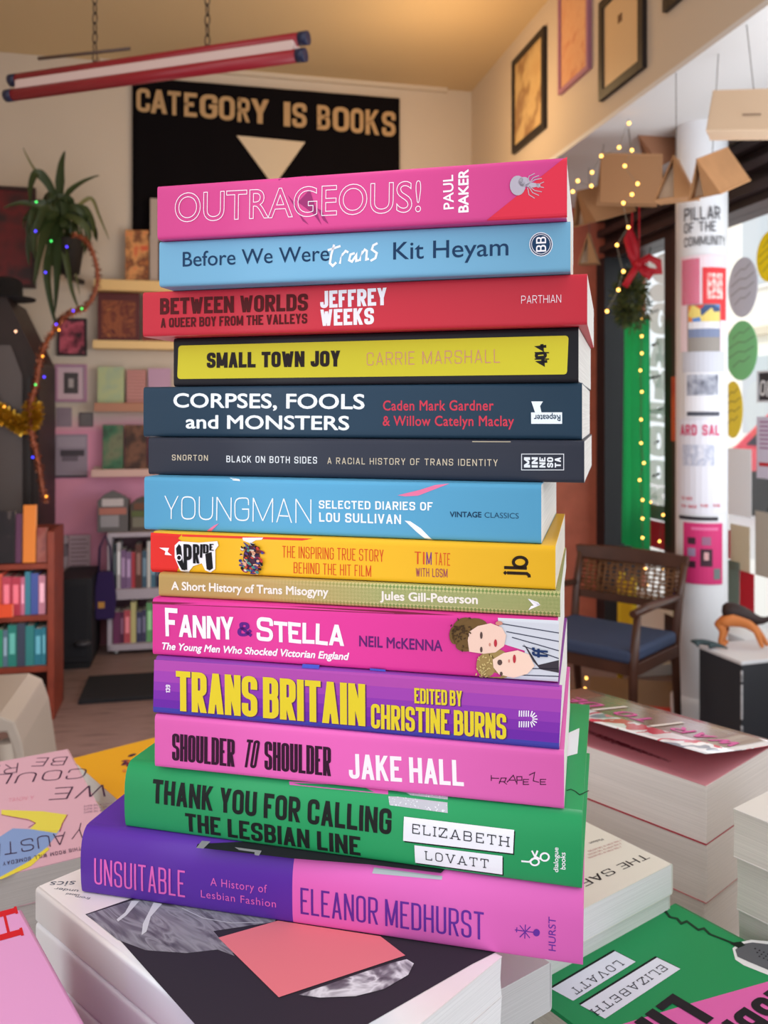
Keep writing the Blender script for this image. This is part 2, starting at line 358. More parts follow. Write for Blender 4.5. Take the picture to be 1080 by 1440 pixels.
class Surf:
    """a flat (or gently wrapped) face of an object on which things are printed by the photograph's pixels"""
    def __init__(s, obj, axis, val, n, wrap=None, slices=None): s.o = obj; s.M = mw(obj); s.ax = axis; s.val = val; s.n = V(n); s.wrap = wrap; s.sl = slices
    def p(s, q): return hit(s.M, q[0], q[1], s.ax, s.val)
    def text(s, txt, p0, p1, top, col, name='lettering', style='stroke', m=None, layer=1, lab=None, **k):
        a = s.p(p0); b = s.p(p1); t = s.p((top[0], top[1])) if isinstance(top, (tuple, list)) else s.p((p0[0], top))
        ux = (b - a); Wd = ux.length; ux = ux / Wd; uy = s.n.cross(ux); h = t - a; H = abs(h.dot(uy))
        if h.dot(uy) < 0: uy = -uy
        mb = stroke_text(txt, Wd, H, **k) if style == 'stroke' else font_text(txt, Wd, H, **k)
        o = place(mb, name, m or mat(col, .6, spec=.15), s.o, a, ux, uy, s.n, s.wrap, s.sl, LIFT * layer)
        if lab: o['label'] = lab
        return o
    def poly(s, pts, col, name='printed_shape', m=None, layer=1, lab=None):
        q = [s.p(p) for p in pts]; mb = MB(); mb.add([tuple(v) for v in q], [tuple(range(len(q)))])
        me = bpy.data.meshes.new(name); me.from_pydata(mb.v, [], mb.f); me.materials.append(m or mat(col, .6, spec=.15))
        o = bpy.data.objects.new(name, me); COL.objects.link(o); o.parent = s.o
        b = bmesh.new(); b.from_mesh(o.data)
        bmesh.ops.triangulate(b, faces=b.faces[:], ngon_method='EAR_CLIP')
        if s.wrap and s.sl:
            for zc in s.sl: bmesh.ops.bisect_plane(b, geom=b.verts[:] + b.edges[:] + b.faces[:], plane_co=(0, 0, zc), plane_no=(0, 0, 1))
        for v in b.verts: v.co = v.co + s.n * LIFT * layer
        if s.wrap:
            for v in b.verts: v.co = s.wrap(v.co)
        for f in b.faces:
            f.normal_update()
            if f.normal.dot(s.n) < 0: f.normal_flip()
        b.to_mesh(o.data); b.free()
        if lab: o['label'] = lab
        return o
    def polys(s, lst, col, name='printed_shape', m=None, layer=1):
        mb = MB()
        for pts in lst:
            q = [s.p(p) + s.n * LIFT * layer for p in pts]; mb.add([tuple(v) for v in q], [tuple(range(len(q)))])
        if s.wrap: mb.v = [tuple(s.wrap(V(v))) for v in mb.v]
        mb.flat = True
        return mb.build(name, m or mat(col, .6, spec=.15), s.o)
    def strokes(s, lst, wpx, col, name='printed_line', layer=1, m=None):
        """free pen lines through pixels"""
        mb = MB()
        for pts in lst:
            q = [s.p(p) for p in pts]; wd = (s.p((pts[0][0] + wpx, pts[0][1])) - q[0]).length
            # two in-plane axes
            ax = [i for i in range(3) if i != s.ax]
            fl = MB(); strip(fl, [V((v[ax[0]], v[ax[1]])) for v in q], wd, wd)
            vs = []
            for v in fl.v:
                c = [0, 0, 0]; c[ax[0]] = v[0]; c[ax[1]] = v[1]; c[s.ax] = s.val; vs.append(V(c) + s.n * LIFT * layer)
            if s.wrap: vs = [s.wrap(v) for v in vs]
            mb.add(vs, fl.f)
        return mb.build(name, m or mat(col, .6, spec=.15), s.o)
def ell(cx, cy, rx, ry, n=20, a=0):
    return [(cx + rx * math.cos(t) * math.cos(a) - ry * math.sin(t) * math.sin(a), cy + rx * math.cos(t) * math.sin(a) + ry * math.sin(t) * math.cos(a)) for t in (2 * math.pi * k / n for k in range(n))]
# ---------------------------------------------------------------- books
def make_book(name, label, loc, rz, L, T, W, cover, pages=(236, 230, 220), hard=False, group=None, round_y=.0018, rough=.32, gap_right=0, inside=None, flush=0.0, tilt=None):
    """lying book: spine on the plane y = 0 (x 0..L, z 0..T), fore-edge at y = W"""
    t = thing(name, label, 'book', loc, rz, group, tilt)
    B = round_y if not hard else .0075; p = 2.0 if not hard else 2.4
    def yo(z, T_=T, B_=B):
        s_ = min(1, abs(z - T_ / 2) / (T_ / 2)); 
        if not hard:
            e = max(0, (abs(z - T_ / 2) - (T_ / 2 - B_)) / B_); return B_ * (1 - math.sqrt(max(0, 1 - min(1, e) ** 2)))
        return (B_ if z > T_ / 2 else .0022) * (1 - max(0, 1 - s_ ** p) ** (1 / p))
    th = .0005 if not hard else .0024
    zs = [T / 2 * (1 - math.cos(math.pi * k / 16)) for k in range(17)]
    outer = [(W, 0.0)] + [(yo(z), z) for z in zs] + [(W, T)]
    inner = [(W, T - th)] + [(max(yo(z) + th * .9, th) + (.0005 if hard else 0), min(T - th, max(th, z))) for z in reversed(zs)] + [(W, th)]
    mb = MB(); n = len(outer)
    vs = [(x, q[0], q[1]) for x in (0, L) for q in outer + inner]; m = 2 * n; fs = []
    for i in range(m - 1): fs.append((i, i + 1, m + i + 1, m + i))
    fs.append((m - 1, 0, m, 2 * m - 1))
    for b0 in (0, m):
        for i in range(n - 1): fs.append((b0 + i, b0 + i + 1, b0 + m - 2 - i, b0 + m - 1 - i))
    mb.add(vs, fs, False); cv = mb.build('cover', cover if not isinstance(cover, tuple) else mat(cover, rough + .12, spec=.22), t)
    for pl in cv.data.polygons:
        c = pl.center
        if c.y < B * 1.6 + .0005 and abs(pl.normal.x) < .5: pl.use_smooth = True
    # page block with a slightly hollow fore-edge
    ins = .003 if hard else flush
    y0 = th + B + (.0005 if hard else -.0008); y1 = W - (.003 if hard else .0004)
    z0, z1 = th, T - th
    mb = MB(); prof = [(y0, z0), (y1, z0), (y1 - .0009, (z0 + z1) / 2), (y1, z1), (y0, z1)]
    if hard: prof = [(y0, z0 + .001), (y0 + .004, z0), (y1, z0), (y1 - .003, (z0 + z1) / 2), (y1, z1), (y0 + .004, z1), (y0, z1 - .001)]
    mb.prism([(a, b) for a, b in prof], ins, L - ins, 'x'); mb.build('page_block', page_mat(pages), t)
    if hard:
        wrap = lambda c: V((c[0], c[1] + yo(c[2]), c[2]))
    else:
        wrap = lambda c: V((c[0], c[1] + yo(c[2]), c[2]))
    sl = [T * k / 14 for k in range(1, 14)] if hard else [B * .5, B, T - B, T - B * .5]
    spine = Surf(t, 1, 0.0, (0, -1, 0), wrap, sl)
    top = Surf(t, 2, T, (0, 0, 1))
    t['_L'] = L; del t['_L']
    return t, spine, top, L, T

ST = [  # name, TL, BL, TR, BR, depth of the near corner, yaw, width, cover colour, hard, pages
('outrageous', (220.7, 262), (222, 330), (796.5, 220), (796.5, 303.7), .377, 13.8, .130, (219, 74, 145), False),
('before', (225, 337), (223, 397), (803, 311.8), (801.4, 380), .383, 13.0, .130, (122, 180, 214), False),
('between', (200, 412), (202, 471), (826.6, 385.4), (825, 454.4), .387, 15.0, .138, (205, 50, 66), False),
('small', (243.5, 483), (245, 538), (815.4, 461.6), (811.6, 537), .395, 16.0, .132, (34, 32, 38), False),
('corpses', (202.8, 541), (200.7, 609), (820, 538), (817, 617.4), .396, 15.0, .137, (40, 64, 84), False),
('black', (207.7, 615.8), (210, 666), (822.3, 620.6), (821, 678.8), .391, 15.0, .140, (52, 55, 68), False),
('young', (202, 672), (203.7, 744), (762.8, 681.4), (759.4, 764), .386, 14.4, .129, (92, 168, 208), False),
('pride', (216, 750), (213.8, 803.6), (781.4, 768.6), (780.8, 830), .382, 13.8, .129, (246, 188, 38), False),
('short', (223.6, 808), (223, 838.7), (788.6, 831.6), (787, 868.4), .380, 13.2, .130, (186, 158, 88), False),
('fanny', (214.4, 846.7), (215, 918.8), (785, 871.5), (784, 959), .377, 13.2, .129, (226, 58, 152), False),
('britain', (220, 928.6), (218.4, 1002), (788.6, 966), (784, 1055), .374, 13.6, .129, (140, 62, 165), False),
('shoulder', (219, 1008.7), (216.4, 1079.6), (795, 1055.7), (791.5, 1137), .373, 13.4, .129, (232, 104, 184), False),
('thank', (175, 1092), (175, 1164.5), (821, 1152), (815.7, 1256), .366, 14.8, .148, (42, 158, 96), True),
('unsuit', (115, 1185), (111.7, 1254.7), (822, 1253), (817.5, 1361), .364, 13.6, .158, (92, 48, 162), True),
]
LAB = {
'outrageous': 'pink and red paperback with white outlined title, topmost of the tall stack',
'before': 'light blue paperback titled Before We Were trans, second from the top of the stack',
'between': 'red paperback titled Between Worlds in dark brown capitals',
'small': 'black paperback with yellow spine panel titled Small Town Joy',
'corpses': 'dark navy paperback with white title Corpses, Fools and Monsters',
'black': 'charcoal paperback titled Black on Both Sides with a boxed publisher mark',
'young': 'sky blue paperback titled Youngman in thin white hand lettering',
'pride': 'yellow paperback with red spine end and black Pride megaphone badge',
'short': 'thin gold and olive paperback titled A Short History of Trans Misogyny',
'fanny': 'magenta paperback titled Fanny and Stella with two sideways portraits on the spine',
'britain': 'purple striped paperback with large yellow title Trans Britain',
'shoulder': 'pink paperback titled Shoulder to Shoulder in black condensed capitals',
'thank': 'green hardback titled Thank You for Calling the Lesbian Line in the stack',
'unsuit': 'purple and pink hardback titled Unsuitable, bottom of the tall stack',
}
NB = len(ST); zt = []; zb = []
for s_ in ST:
    zt.append(CZ - (s_[3][1] - YH) / F * s_[5]); zb.append(CZ - (s_[4][1] - YH) / F * s_[5])
face = [zt[0]] + [(zb[i] + zt[i + 1]) / 2 for i in range(NB - 1)] + [zb[-1]]
BK = {}
for i, s_ in enumerate(ST):
    n_, TL, BL, TR, BR, d, yaw, W, col, hard = s_; a = math.radians(yaw)
    q = (.5 * (TL[0] + BL[0]) - CX) / F; xr = (.5 * (TR[0] + BR[0]) - CX) / F * d
    L = (xr - q * d) / (math.cos(a) + q * math.sin(a))
    T = face[i] - face[i + 1] - .00015
    loc = (xr - L * math.cos(a), d + L * math.sin(a), face[i + 1])
    pg = (238, 235, 232) if n_ not in ('pride', 'before') else (232, 224, 212)
    BK[n_] = make_book('book', LAB[n_], loc, -a, L, T, W, col, pg, hard, 'books of the tall stack', rough=.3)
STACK_Z = face[-1]

W_ = (244, 240, 246)
# 1 Outrageous
t, s, top, L, T = BK['outrageous']
s.poly([(797.5, 219), (797.5, 305), (684, 310)], (214, 50, 72), 'red_corner')
s.polys([[(391, 252), (397, 251), (421, 301), (434, 316), (426, 311)], [(400, 250), (429, 246), (436, 268), (446, 300), (452, 316), (440, 300), (420, 285)], [(446, 293), (452, 296), (462, 315), (455, 310)]], (158, 52, 112), 'printed_mauve_marks')  # dark mauve marks of the cover design
s.text('OUTRAGEOUS!', (246, 312), (592, 297), (246, 273), W_, 'title_lettering', 'font', outline=.009, off=.004, layer=2, lab='white outlined title')
s.text('PAUL', (638, 293.5), (637, 246), (624, 293.5), W_, 'author_lettering', 'font', off=.012)
s.text('BAKER', (658.5, 298), (658.5, 238.5), (645, 298), W_, 'author_lettering', 'font', off=.025)
LG = (178, 170, 182)
s.polys([ell(728, 261, 11, 14, 18), ell(737, 256, 8, 7), ell(748, 260.5, 9, 3.4), ell(757, 261, 3, 3)], LG, 'publisher_mark', layer=2)
s.strokes([[(744, 258), (750, 250), (758, 247)], [(744, 258), (752, 253), (762, 251)], [(744, 262), (752, 268), (762, 270)], [(744, 263), (749, 271), (758, 275)], [(742, 256), (744, 248), (752, 244)], [(742, 264), (744, 274), (752, 279)], [(756, 260), (765, 256)], [(756, 262), (765, 264)]], 1.1, LG, 'publisher_mark', 2)
# 2 Before We Were trans
t, s, top, L, T = BK['before']
NV = (28, 58, 92)
s.text('Before We Were', (257, 375), (463, 366.5), 354.5, NV, 'title_lettering', 'font', off=.002)
s.text('Kit Heyam', (553, 365), (715, 359), 341, NV, 'author_lettering', 'font', off=.004)
sc = [[(470, 344), (466, 358), (464, 370), (468, 374), (473, 369)], [(461, 352), (479, 346)], [(478, 371), (481, 356), (480, 360), (486, 353), (490, 355)], [(499, 356), (493, 358), (491, 366), (495, 368), (501, 359), (501, 367), (505, 366)], [(506, 367), (509, 352), (508, 358), (513, 351), (516, 353), (515, 365), (519, 364)], [(531, 342), (525, 345), (523, 351), (530, 356), (528, 363), (521, 367)]]
s.strokes(sc, 3.1, (246, 248, 252), 'script_lettering')
s.poly(ell(760.8, 343.7, 16.5, 17), W_, 'publisher_mark'); s.poly(ell(760.8, 343.7, 15.3, 15.8), NV, 'publisher_mark', layer=2)
s.poly(ell(760.8, 343.7, 13.7, 14.2), W_, 'publisher_mark', layer=3); s.poly(ell(760.8, 343.7, 12.8, 13.3), NV, 'publisher_mark', layer=4)
s.text('BB', (768, 354), (768, 333), (754, 354), W_, 'publisher_lettering', wt=.24, ht=.13, serif=.1, layer=5)
# 3 Between Worlds
t, s, top, L, T = BK['between']
DB = (84, 24, 26)
s.text('BETWEEN WORLDS', (225, 442.5), (433, 437), 419.5, DB, 'title_lettering', wt=.36, ht=.2, gap=.12, rad=.3, space=.5)
s.text('A QUEER BOY FROM THE VALLEYS', (226, 461), (432, 455), 447.5, DB, 'subtitle_lettering', wt=.33, ht=.19, gap=.16, rad=.3, space=.5)
s.text('JEFFREY', (450.5, 433.5), (544, 429), 409.5, W_, 'author_lettering', wt=.38, ht=.2, gap=.12, rad=.3)
s.text('WEEKS', (450.5, 458.5), (526, 456), 435.5, W_, 'author_lettering', wt=.38, ht=.2, gap=.12, rad=.3)
s.text('PARTHIAN', (733, 427), (789, 425.5), 416, W_, 'publisher_lettering', wt=.1, ht=.08, gap=.25)
# 4 Small Town Joy
t, s, top, L, T = BK['small']
def rrect(a, b, c, d, r=4):
    return [(a[0] + r, a[1]), (b[0] - r, b[1]), (b[0] - r * .3, b[1] + r * .3), (b[0], b[1] + r), (c[0], c[1] - r), (c[0] - r * .3, c[1] - r * .3), (c[0] - r, c[1]), (d[0] + r, d[1]), (d[0] + r * .3, d[1] - r * .3), (d[0], d[1] - r), (a[0], a[1] + r), (a[0] + r * .3, a[1] + r * .3)]
s.poly(rrect((251, 486), (799.5, 472), (797.5, 526.5), (249.5, 533)), (208, 196, 52), 'yellow_panel')
s.text('SMALL TOWN JOY', (291, 517.5), (478.5, 515.5), 496, (40, 30, 30), 'title_lettering', wt=.4, ht=.22, gap=.1, rad=.25, space=.55, layer=2)
s.text('CARRIE MARSHALL', (516, 514), (703, 510), 496, (212, 140, 128), 'author_lettering', wt=.1, ht=.065, gap=.42, rad=.35, layer=2)
s.text('404', (770, 514.5), (768, 483.5), (753, 514.5), (32, 28, 30), 'publisher_mark', wt=.42, ht=.26, gap=.08, layer=2)
s.strokes([[(752, 505), (772, 505)], [(752, 496), (772, 496)]], 1.6, (32, 28, 30), 'publisher_mark', 3)
# 5 Corpses
t, s, top, L, T = BK['corpses']
s.text('CORPSES, FOOLS', (244.5, 572.5), (512, 575), 553.5, (240, 246, 250), 'title_lettering', 'font', off=.02)
s.text('and MONSTERS', (262, 602), (490.5, 604.5), 584, (240, 246, 250), 'title_lettering', 'font', off=.02)
RD = (208, 62, 82)
s.text('Caden Mark Gardner', (539, 577), (694, 577), 563.5, RD, 'author_lettering', 'font', off=.016, spacing=1.06)
s.text('& Willow Catelyn Maclay', (538.5, 598.5), (722.5, 599), 585, RD, 'author_lettering', 'font', off=.016, spacing=1.06)
s.polys([[(746.8, 580), (790.5, 579.8), (790.5, 596), (747, 596)], [(747.2, 564.5), (763.5, 564.5), (759.5, 571), (761.5, 580.2), (752.5, 580.2)]], (236, 244, 250), 'publisher_mark')
s.text('Repeater', (788, 583.5), (751, 583.5), (788, 592), (40, 64, 84), 'publisher_lettering', 'font', off=.01, layer=2)
# 6 Black on Both Sides
t, s, top, L, T = BK['black']
TN = (214, 196, 170)
s.text('SNORTON', (242, 647.3), (292.5, 648), 639.3, TN, 'author_lettering', wt=.2, ht=.13, gap=.42, rad=.3)
s.text('BLACK ON BOTH SIDES', (318.5, 650), (446, 652), 640.7, (234, 234, 236), 'title_lettering', wt=.22, ht=.14, gap=.36, rad=.3)
s.text('A RACIAL HISTORY OF TRANS IDENTITY', (460.5, 652.3), (700, 655.5), 643.3, TN, 'subtitle_lettering', wt=.18, ht=.12, gap=.4, rad=.3)
s.strokes([[(733.5, 638.5), (792.7, 638.5), (792.7, 660.8), (733.5, 660.8), (733.5, 638.5)]], 1.0, (224, 226, 230), 'publisher_frame')
for k, wd in enumerate(('M', 'IN', 'NE', 'SO', 'TA')):
    x = 745.5 + k * 10.8
    s.text(wd, (x, 657.5), (x, 643), (x - 8.6, 657.5), (230, 232, 236), 'publisher_lettering', wt=.34, ht=.22, gap=.16)
s.polys([[(664, 620.3), (718, 620.6), (718, 622), (664, 621.8)]], (170, 160, 140), 'printed_shape')
# 7 Youngman
t, s, top, L, T = BK['young']
s.text('YOUNGMAN', (231, 729.5), (438, 736), 697, (244, 248, 252), 'title_lettering', wt=.07, ht=.055, gap=.22, rad=.9, jitter=.06)
s.text('SELECTED DIARIES OF', (448.5, 715), (608.5, 718), 703.5, (244, 248, 252), 'subtitle_lettering', wt=.26, ht=.17, gap=.22, rad=.5, jitter=.04, space=.6)
s.text('LOU SULLIVAN', (449, 733.5), (564, 737), 720.5, (244, 248, 252), 'subtitle_lettering', wt=.26, ht=.17, gap=.22, rad=.5, jitter=.04, space=.6)
s.text('VINTAGE', (633, 726.9), (677, 727.5), 719.5, (24, 58, 88), 'publisher_lettering', 'font', off=.02)
s.text('CLASSICS', (681.6, 727.8), (729.5, 729.3), 720.3, (24, 58, 88), 'publisher_lettering', 'font', off=-.006)
s.poly([(559, 696.5), (590, 689), (612, 682), (632, 680), (610, 688.5), (588, 697), (570, 698)], (232, 120, 160), 'pink_brush_stroke')
s.poly([(290, 747), (301, 739), (308, 736), (300, 744), (296, 748)], (232, 120, 160), 'pink_brush_stroke')
s.poly([(569, 732), (577, 733), (592, 743), (608, 759.5), (600, 759.5), (586, 748)], (244, 248, 252), 'white_brush_stroke')
s.poly([(321, 672), (336, 674), (338, 676.5), (328, 675.6)], (244, 248, 252), 'white_brush_stroke')
# 8 Pride
t, s, top, L, T = BK['pride']
s.poly([(212, 749), (256, 751.5), (250, 757), (258, 763), (249, 779), (256, 789), (247, 806), (212, 805)], (222, 50, 44), 'red_spine_end')
s.polys([[(256, 751.3), (440, 757.5), (425, 760), (256, 754.5)]], (222, 60, 48), 'red_spine_end')
s.poly([(224, 770), (238, 770.5), (236, 776), (242, 781), (232, 780), (233, 775)], W_, 'white_bolt', layer=2)
s.poly([(341, 756), (370, 756), (368, 759), (360, 759.5), (352, 764), (342, 760)], W_, 'white_bolt', layer=1)
s.poly([(246, 767), (252, 761), (280, 763), (306, 761), (307.5, 767), (303, 773), (303, 800), (296, 805), (289, 802), (284, 792), (272, 796), (264, 806), (254, 803), (246, 784)], W_, 'pride_badge', layer=2)
s.polys([[(248, 771), (252, 765), (255, 768), (257, 786), (261, 802), (256, 801), (250, 790)], [(289, 779), (298, 776), (300, 799), (295, 802), (291, 800)]], (24, 22, 26), 'pride_badge', layer=3)
s.poly(ell(252.5, 784, 4.2, 4.6), W_, 'pride_badge', layer=4); s.poly(ell(252.5, 784, 2.6, 3), (24, 22, 26), 'pride_badge', layer=5)
for ch, x0, x1, yb, yt in (('P', 259, 270.5, 801, 765), ('R', 272, 281, 792, 765), ('I', 281.5, 285, 784, 765), ('D', 286, 294, 778, 765), ('E', 295, 301, 774, 764.5)):
    s.text(ch, (x0, yb), (x1, yb + .3), yt, (24, 22, 26), 'pride_lettering', wt=.42, ht=.14, layer=4)
s.text("'", (304, 771), (306, 771), 764, (24, 22, 26), 'pride_lettering', wt=1, layer=4)
rn = random.Random(5)
s.poly(ell(354, 785, 12, 19, 14), (84, 50, 70), 'crowd_picture', layer=1)
pc = [(40, 40, 70), (140, 40, 90), (225, 215, 200), (60, 80, 150), (120, 60, 40), (30, 28, 30), (200, 70, 50), (230, 170, 140), (70, 140, 130), (90, 60, 120)]
pg_ = {}
for k in range(95):
    y = rn.uniform(764, 806); wv = 16 * math.sqrt(max(.1, 1 - ((y - 784) / 25) ** 2)); x = 354 + rn.uniform(-wv, wv); a = rn.uniform(0, 3)
    pg_.setdefault(k % 10, []).append(ell(x, y, rn.uniform(1.5, 5), rn.uniform(.9, 2.2), 7, a * .35))
for k, v in pg_.items(): s.polys(v, pc[k], 'crowd_picture', layer=2 + k)
OR = (216, 70, 36)
s.text('THE INSPIRING TRUE STORY', (397, 784), (539.5, 790), 767.5, OR, 'subtitle_lettering', wt=.2, ht=.07, gap=.3, rad=.6, jitter=.03, space=.6)
s.text('BEHIND THE HIT FILM', (413, 806), (522, 811), 790.5, OR, 'subtitle_lettering', wt=.2, ht=.07, gap=.3, rad=.6, jitter=.03, space=.6)
for tx, a, b in (('TI', 583, 597), ('M', 599.5, 607), ('TATE', 611.5, 633)):
    s.text(tx, (a, 793 + (a - 583) * .05), (b, 793 + (b - 583) * .05), 775.5 + (a - 583) * .05, (214, 80, 40) if tx != 'M' else (120, 50, 130), 'author_lettering', wt=.22, ht=.08, gap=.3)
s.text('WITH LGSM', (585, 810.5), (629.5, 812), 798.5, (150, 60, 90), 'author_lettering', wt=.22, ht=.1, gap=.3)
s.strokes([[(709, 804), (712, 807)], [(713, 805.5), (741, 806.5), (744, 809), (744.5, 812)], ], 4.4, (40, 26, 16), 'publisher_mark', 1)
s.strokes([[(709, 798), (741, 799)], [tuple(p) for p in ell(731.5, 790.5, 9.5, 7, 18)] + [ell(731.5, 790.5, 9.5, 7, 18)[0]]], 4.4, (40, 26, 16), 'publisher_mark', 1)
# 9 A Short History
t, s, top, L, T = BK['short']
m = ramp_mat([(188, 154, 86), (184, 160, 86), (150, 158, 82), (146, 156, 92)], 1, (5, 5, 5), 'noise', .4)
cvm = bpy.data.materials.new('halftone_cover'); cvm.use_nodes = True; nt = cvm.node_tree; b_ = nt.nodes['Principled BSDF']; b_.inputs['Roughness'].default_value = .45
tc = nt.nodes.new('ShaderNodeTexCoord'); sx = nt.nodes.new('ShaderNodeSeparateXYZ'); nt.links.new(tc.outputs['Object'], sx.inputs[0])
mp = nt.nodes.new('ShaderNodeMapping'); mp.inputs['Rotation'].default_value = (0, math.radians(45), 0); mp.inputs['Scale'].default_value = (820, 820, 820); nt.links.new(tc.outputs['Object'], mp.inputs[0])
ck = nt.nodes.new('ShaderNodeTexChecker'); ck.inputs['Scale'].default_value = 1; nt.links.new(mp.outputs[0], ck.inputs[0])
ck.inputs['Color1'].default_value = lin((120, 142, 70)); ck.inputs['Color2'].default_value = lin((196, 190, 128))
mr = nt.nodes.new('ShaderNodeMapRange'); mr.inputs['From Min'].default_value = .055; mr.inputs['From Max'].default_value = .12; nt.links.new(sx.outputs[0], mr.inputs[0])
mx = nt.nodes.new('ShaderNodeMix'); mx.data_type = 'RGBA'; mx.inputs['A'].default_value = lin((190, 154, 88)); nt.links.new(mr.outputs[0], mx.inputs['Factor']); nt.links.new(ck.outputs[0], mx.inputs['B']); nt.links.new(mx.outputs['Result'], b_.inputs['Base Color'])
[c for c in t.children if c.name.startswith('cover')][0].data.materials[0] = cvm
s.text('A Short History of Trans Misogyny', (241.5, 829), (461.5, 838), 818, (240, 232, 220), 'title_lettering', 'font', off=.03)
s.text('Jules Gill-Peterson', (535, 843), (671.5, 849), 831.5, (240, 232, 220), 'author_lettering', 'font', off=.03)
s.poly([(742, 841.5), (760, 850.5), (743, 858), (747, 852), (756, 850.5)], W_, 'publisher_mark'); s.poly([(742, 841.5), (757, 847), (759.5, 850.5), (752, 853)], W_, 'publisher_mark')
# 10 Fanny & Stella
t, s, top, L, T = BK['fanny']
s.text('FANNY', (233, 894.5), (329, 899.5), 854.5, W_, 'title_lettering', wt=.24, ht=.17, gap=.06, rad=.9, jitter=.08, small=.78)
s.text('STELLA', (361, 900.5), (484, 908.5), 867, W_, 'title_lettering', wt=.22, ht=.17, gap=.06, rad=.9, jitter=.08, small=.86)
s.text('&', (334, 894.5), (355.5, 895.5), 874.5, (96, 34, 130), 'ampersand', wt=.26, ht=.2, rad=1)
s.text('The Young Men Who Shocked Victorian England', (228.5, 912.8), (491, 928), 903.5, W_, 'subtitle_lettering', 'font', off=.03, shear=.25)
s.text('NEIL McKENNA', (505.5, 908.5), (622, 915.7), 894, (98, 34, 108), 'author_lettering', 'font', off=.02)
# striped shirts, faces, curls of the two sideways portraits
SH = (206, 208, 216)
s.poly([(700, 869), (786, 873), (785, 959), (704, 954), (735, 946), (738, 915), (706, 905)], SH, 'striped_shirt_picture', layer=1)
s.strokes([[(706, 877), (786, 890)], [(712, 888), (786, 902)], [(720, 896), (786, 915)], [(735, 908), (786, 926)], [(745, 940), (786, 940)], [(730, 949), (786, 951)]], 1.4, (64, 66, 84), 'striped_shirt_picture', 2)
s.poly([(736, 905), (742, 912), (757, 935), (786, 928), (786, 946), (760, 941), (750, 930)], (60, 54, 62), 'striped_shirt_picture', layer=2)
s.polys([ell(655, 890, 20, 22), ell(668, 880, 18, 11), ell(640, 893, 8, 13), ell(655, 908, 14, 8)], (112, 84, 48), 'hair_picture', layer=3)
s.polys([ell(684, 935, 14, 17), ell(700, 925, 14, 12), ell(698, 948, 18, 7)], (160, 134, 82), 'hair_picture', layer=3)
s.poly([(660, 888), (672, 880), (690, 876), (706, 882), (712, 893), (709, 908), (697, 917), (680, 919), (660, 916), (658, 900)], (238, 202, 184), 'face_picture', layer=4)
s.poly([(693, 927), (708, 918), (728, 914), (744, 920), (752, 936), (742, 947), (722, 953), (702, 948), (694, 938)], (242, 208, 188), 'face_picture', layer=4)
s.polys([ell(677, 893, 1.8, 5), ell(677, 913, 1.8, 4), ell(703, 931, 3.4, 4), ell(705, 947, 2, 3)], (90, 70, 66), 'face_picture', layer=5)
s.polys([ell(697, 904, 2.2, 5.4), ell(723.5, 926, 2.2, 6)], (186, 54, 66), 'face_picture', layer=5)
s.polys([ell(689, 906, 1.4, 2.5), ell(716, 929, 1.2, 2.5), ell(702, 876, 5, 3)], (206, 140, 122), 'face_picture', layer=5)
rn = random.Random(3)
s.polys([ell(655 + rn.gauss(0, 7) - 7, 888 + rn.gauss(0, 8), 2.2, 1, 6, rn.uniform(0, 3)) for k in range(46)], (70, 50, 30), 'hair_picture', layer=6)
s.polys([ell(680 + rn.gauss(0, 5), 938 + rn.gauss(0, 8), 2.2, 1, 6, rn.uniform(0, 3)) for k in range(34)], (206, 182, 120), 'hair_picture', layer=6)
s.text('ff', (770, 924.5), (770, 911.5), (749, 924.5), (30, 52, 96), 'publisher_lettering', 'font', off=.02, layer=6)
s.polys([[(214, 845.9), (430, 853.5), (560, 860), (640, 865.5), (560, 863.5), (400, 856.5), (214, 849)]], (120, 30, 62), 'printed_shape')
# 11 Trans Britain
t, s, top, L, T = BK['britain']
def lerp(a, b, f): return (a[0] + (b[0] - a[0]) * f, a[1] + (b[1] - a[1]) * f)
bl = [(176, 76, 168), (160, 68, 172), (142, 58, 170), (124, 48, 164), (108, 42, 160), (66, 64, 160)]
cuts = [0, .2, .4, .56, .72, .87, 1.0]
a0, a1, b0, b1 = (217, 927.5), (215.4, 1003.5), (790.5, 964.8), (786, 1057)
for k in range(6):
    s.poly([lerp(a0, a1, cuts[k]), lerp(b0, b1, cuts[k]), lerp(b0, b1, cuts[k + 1]), lerp(a0, a1, cuts[k + 1])], bl[k], 'colour_band')
YE = (226, 204, 46)
for dx, dy, cc, ly in ((1.6, 1.2, (90, 40, 110), 2), (0, 0, YE, 3)):
    s.text('TRANS BRITAIN', (248 + dx, 999 + dy), (514 + dx, 1021 + dy), 943 + dy, cc, 'title_lettering', wt=.42, ht=.145, gap=.08, rad=.35, space=.28, layer=ly)
    s.text('EDITED BY', (583 + dx, 988.5 + dy), (650 + dx, 993 + dy), 967 + dy, cc, 'editor_lettering', wt=.36, ht=.15, gap=.12, rad=.35, space=.35, layer=ly)
    s.text('CHRISTINE BURNS', (522 + dx, 1023.5 + dy), (712 + dx, 1039.5 + dy), 989 + dy, cc, 'editor_lettering', wt=.38, ht=.15, gap=.1, rad=.35, space=.35, layer=ly)
s.text('139', (239.6, 974.5), (239.6, 963), (233.4, 974.5), W_, 'number_lettering', wt=.3, ht=.2, layer=2)
s.strokes([[(730.5 + 3.2 * k, 999), (730.2 + 3.2 * k, 1007.5)] for k in range(5)] + [[(730.5 + 3.2 * k, 1014), (730.2 + 3.2 * k, 1022.5)] for k in range(5)] +
          [[(745 + 4 * math.cos(a), 1011 + 4 * math.sin(a)), (745 + 11 * math.cos(a), 1011 + 12 * math.sin(a))] for a in (-1.25, -.85, -.42, 0, .42, .85, 1.25)], 1.5, W_, 'publisher_mark', 2)
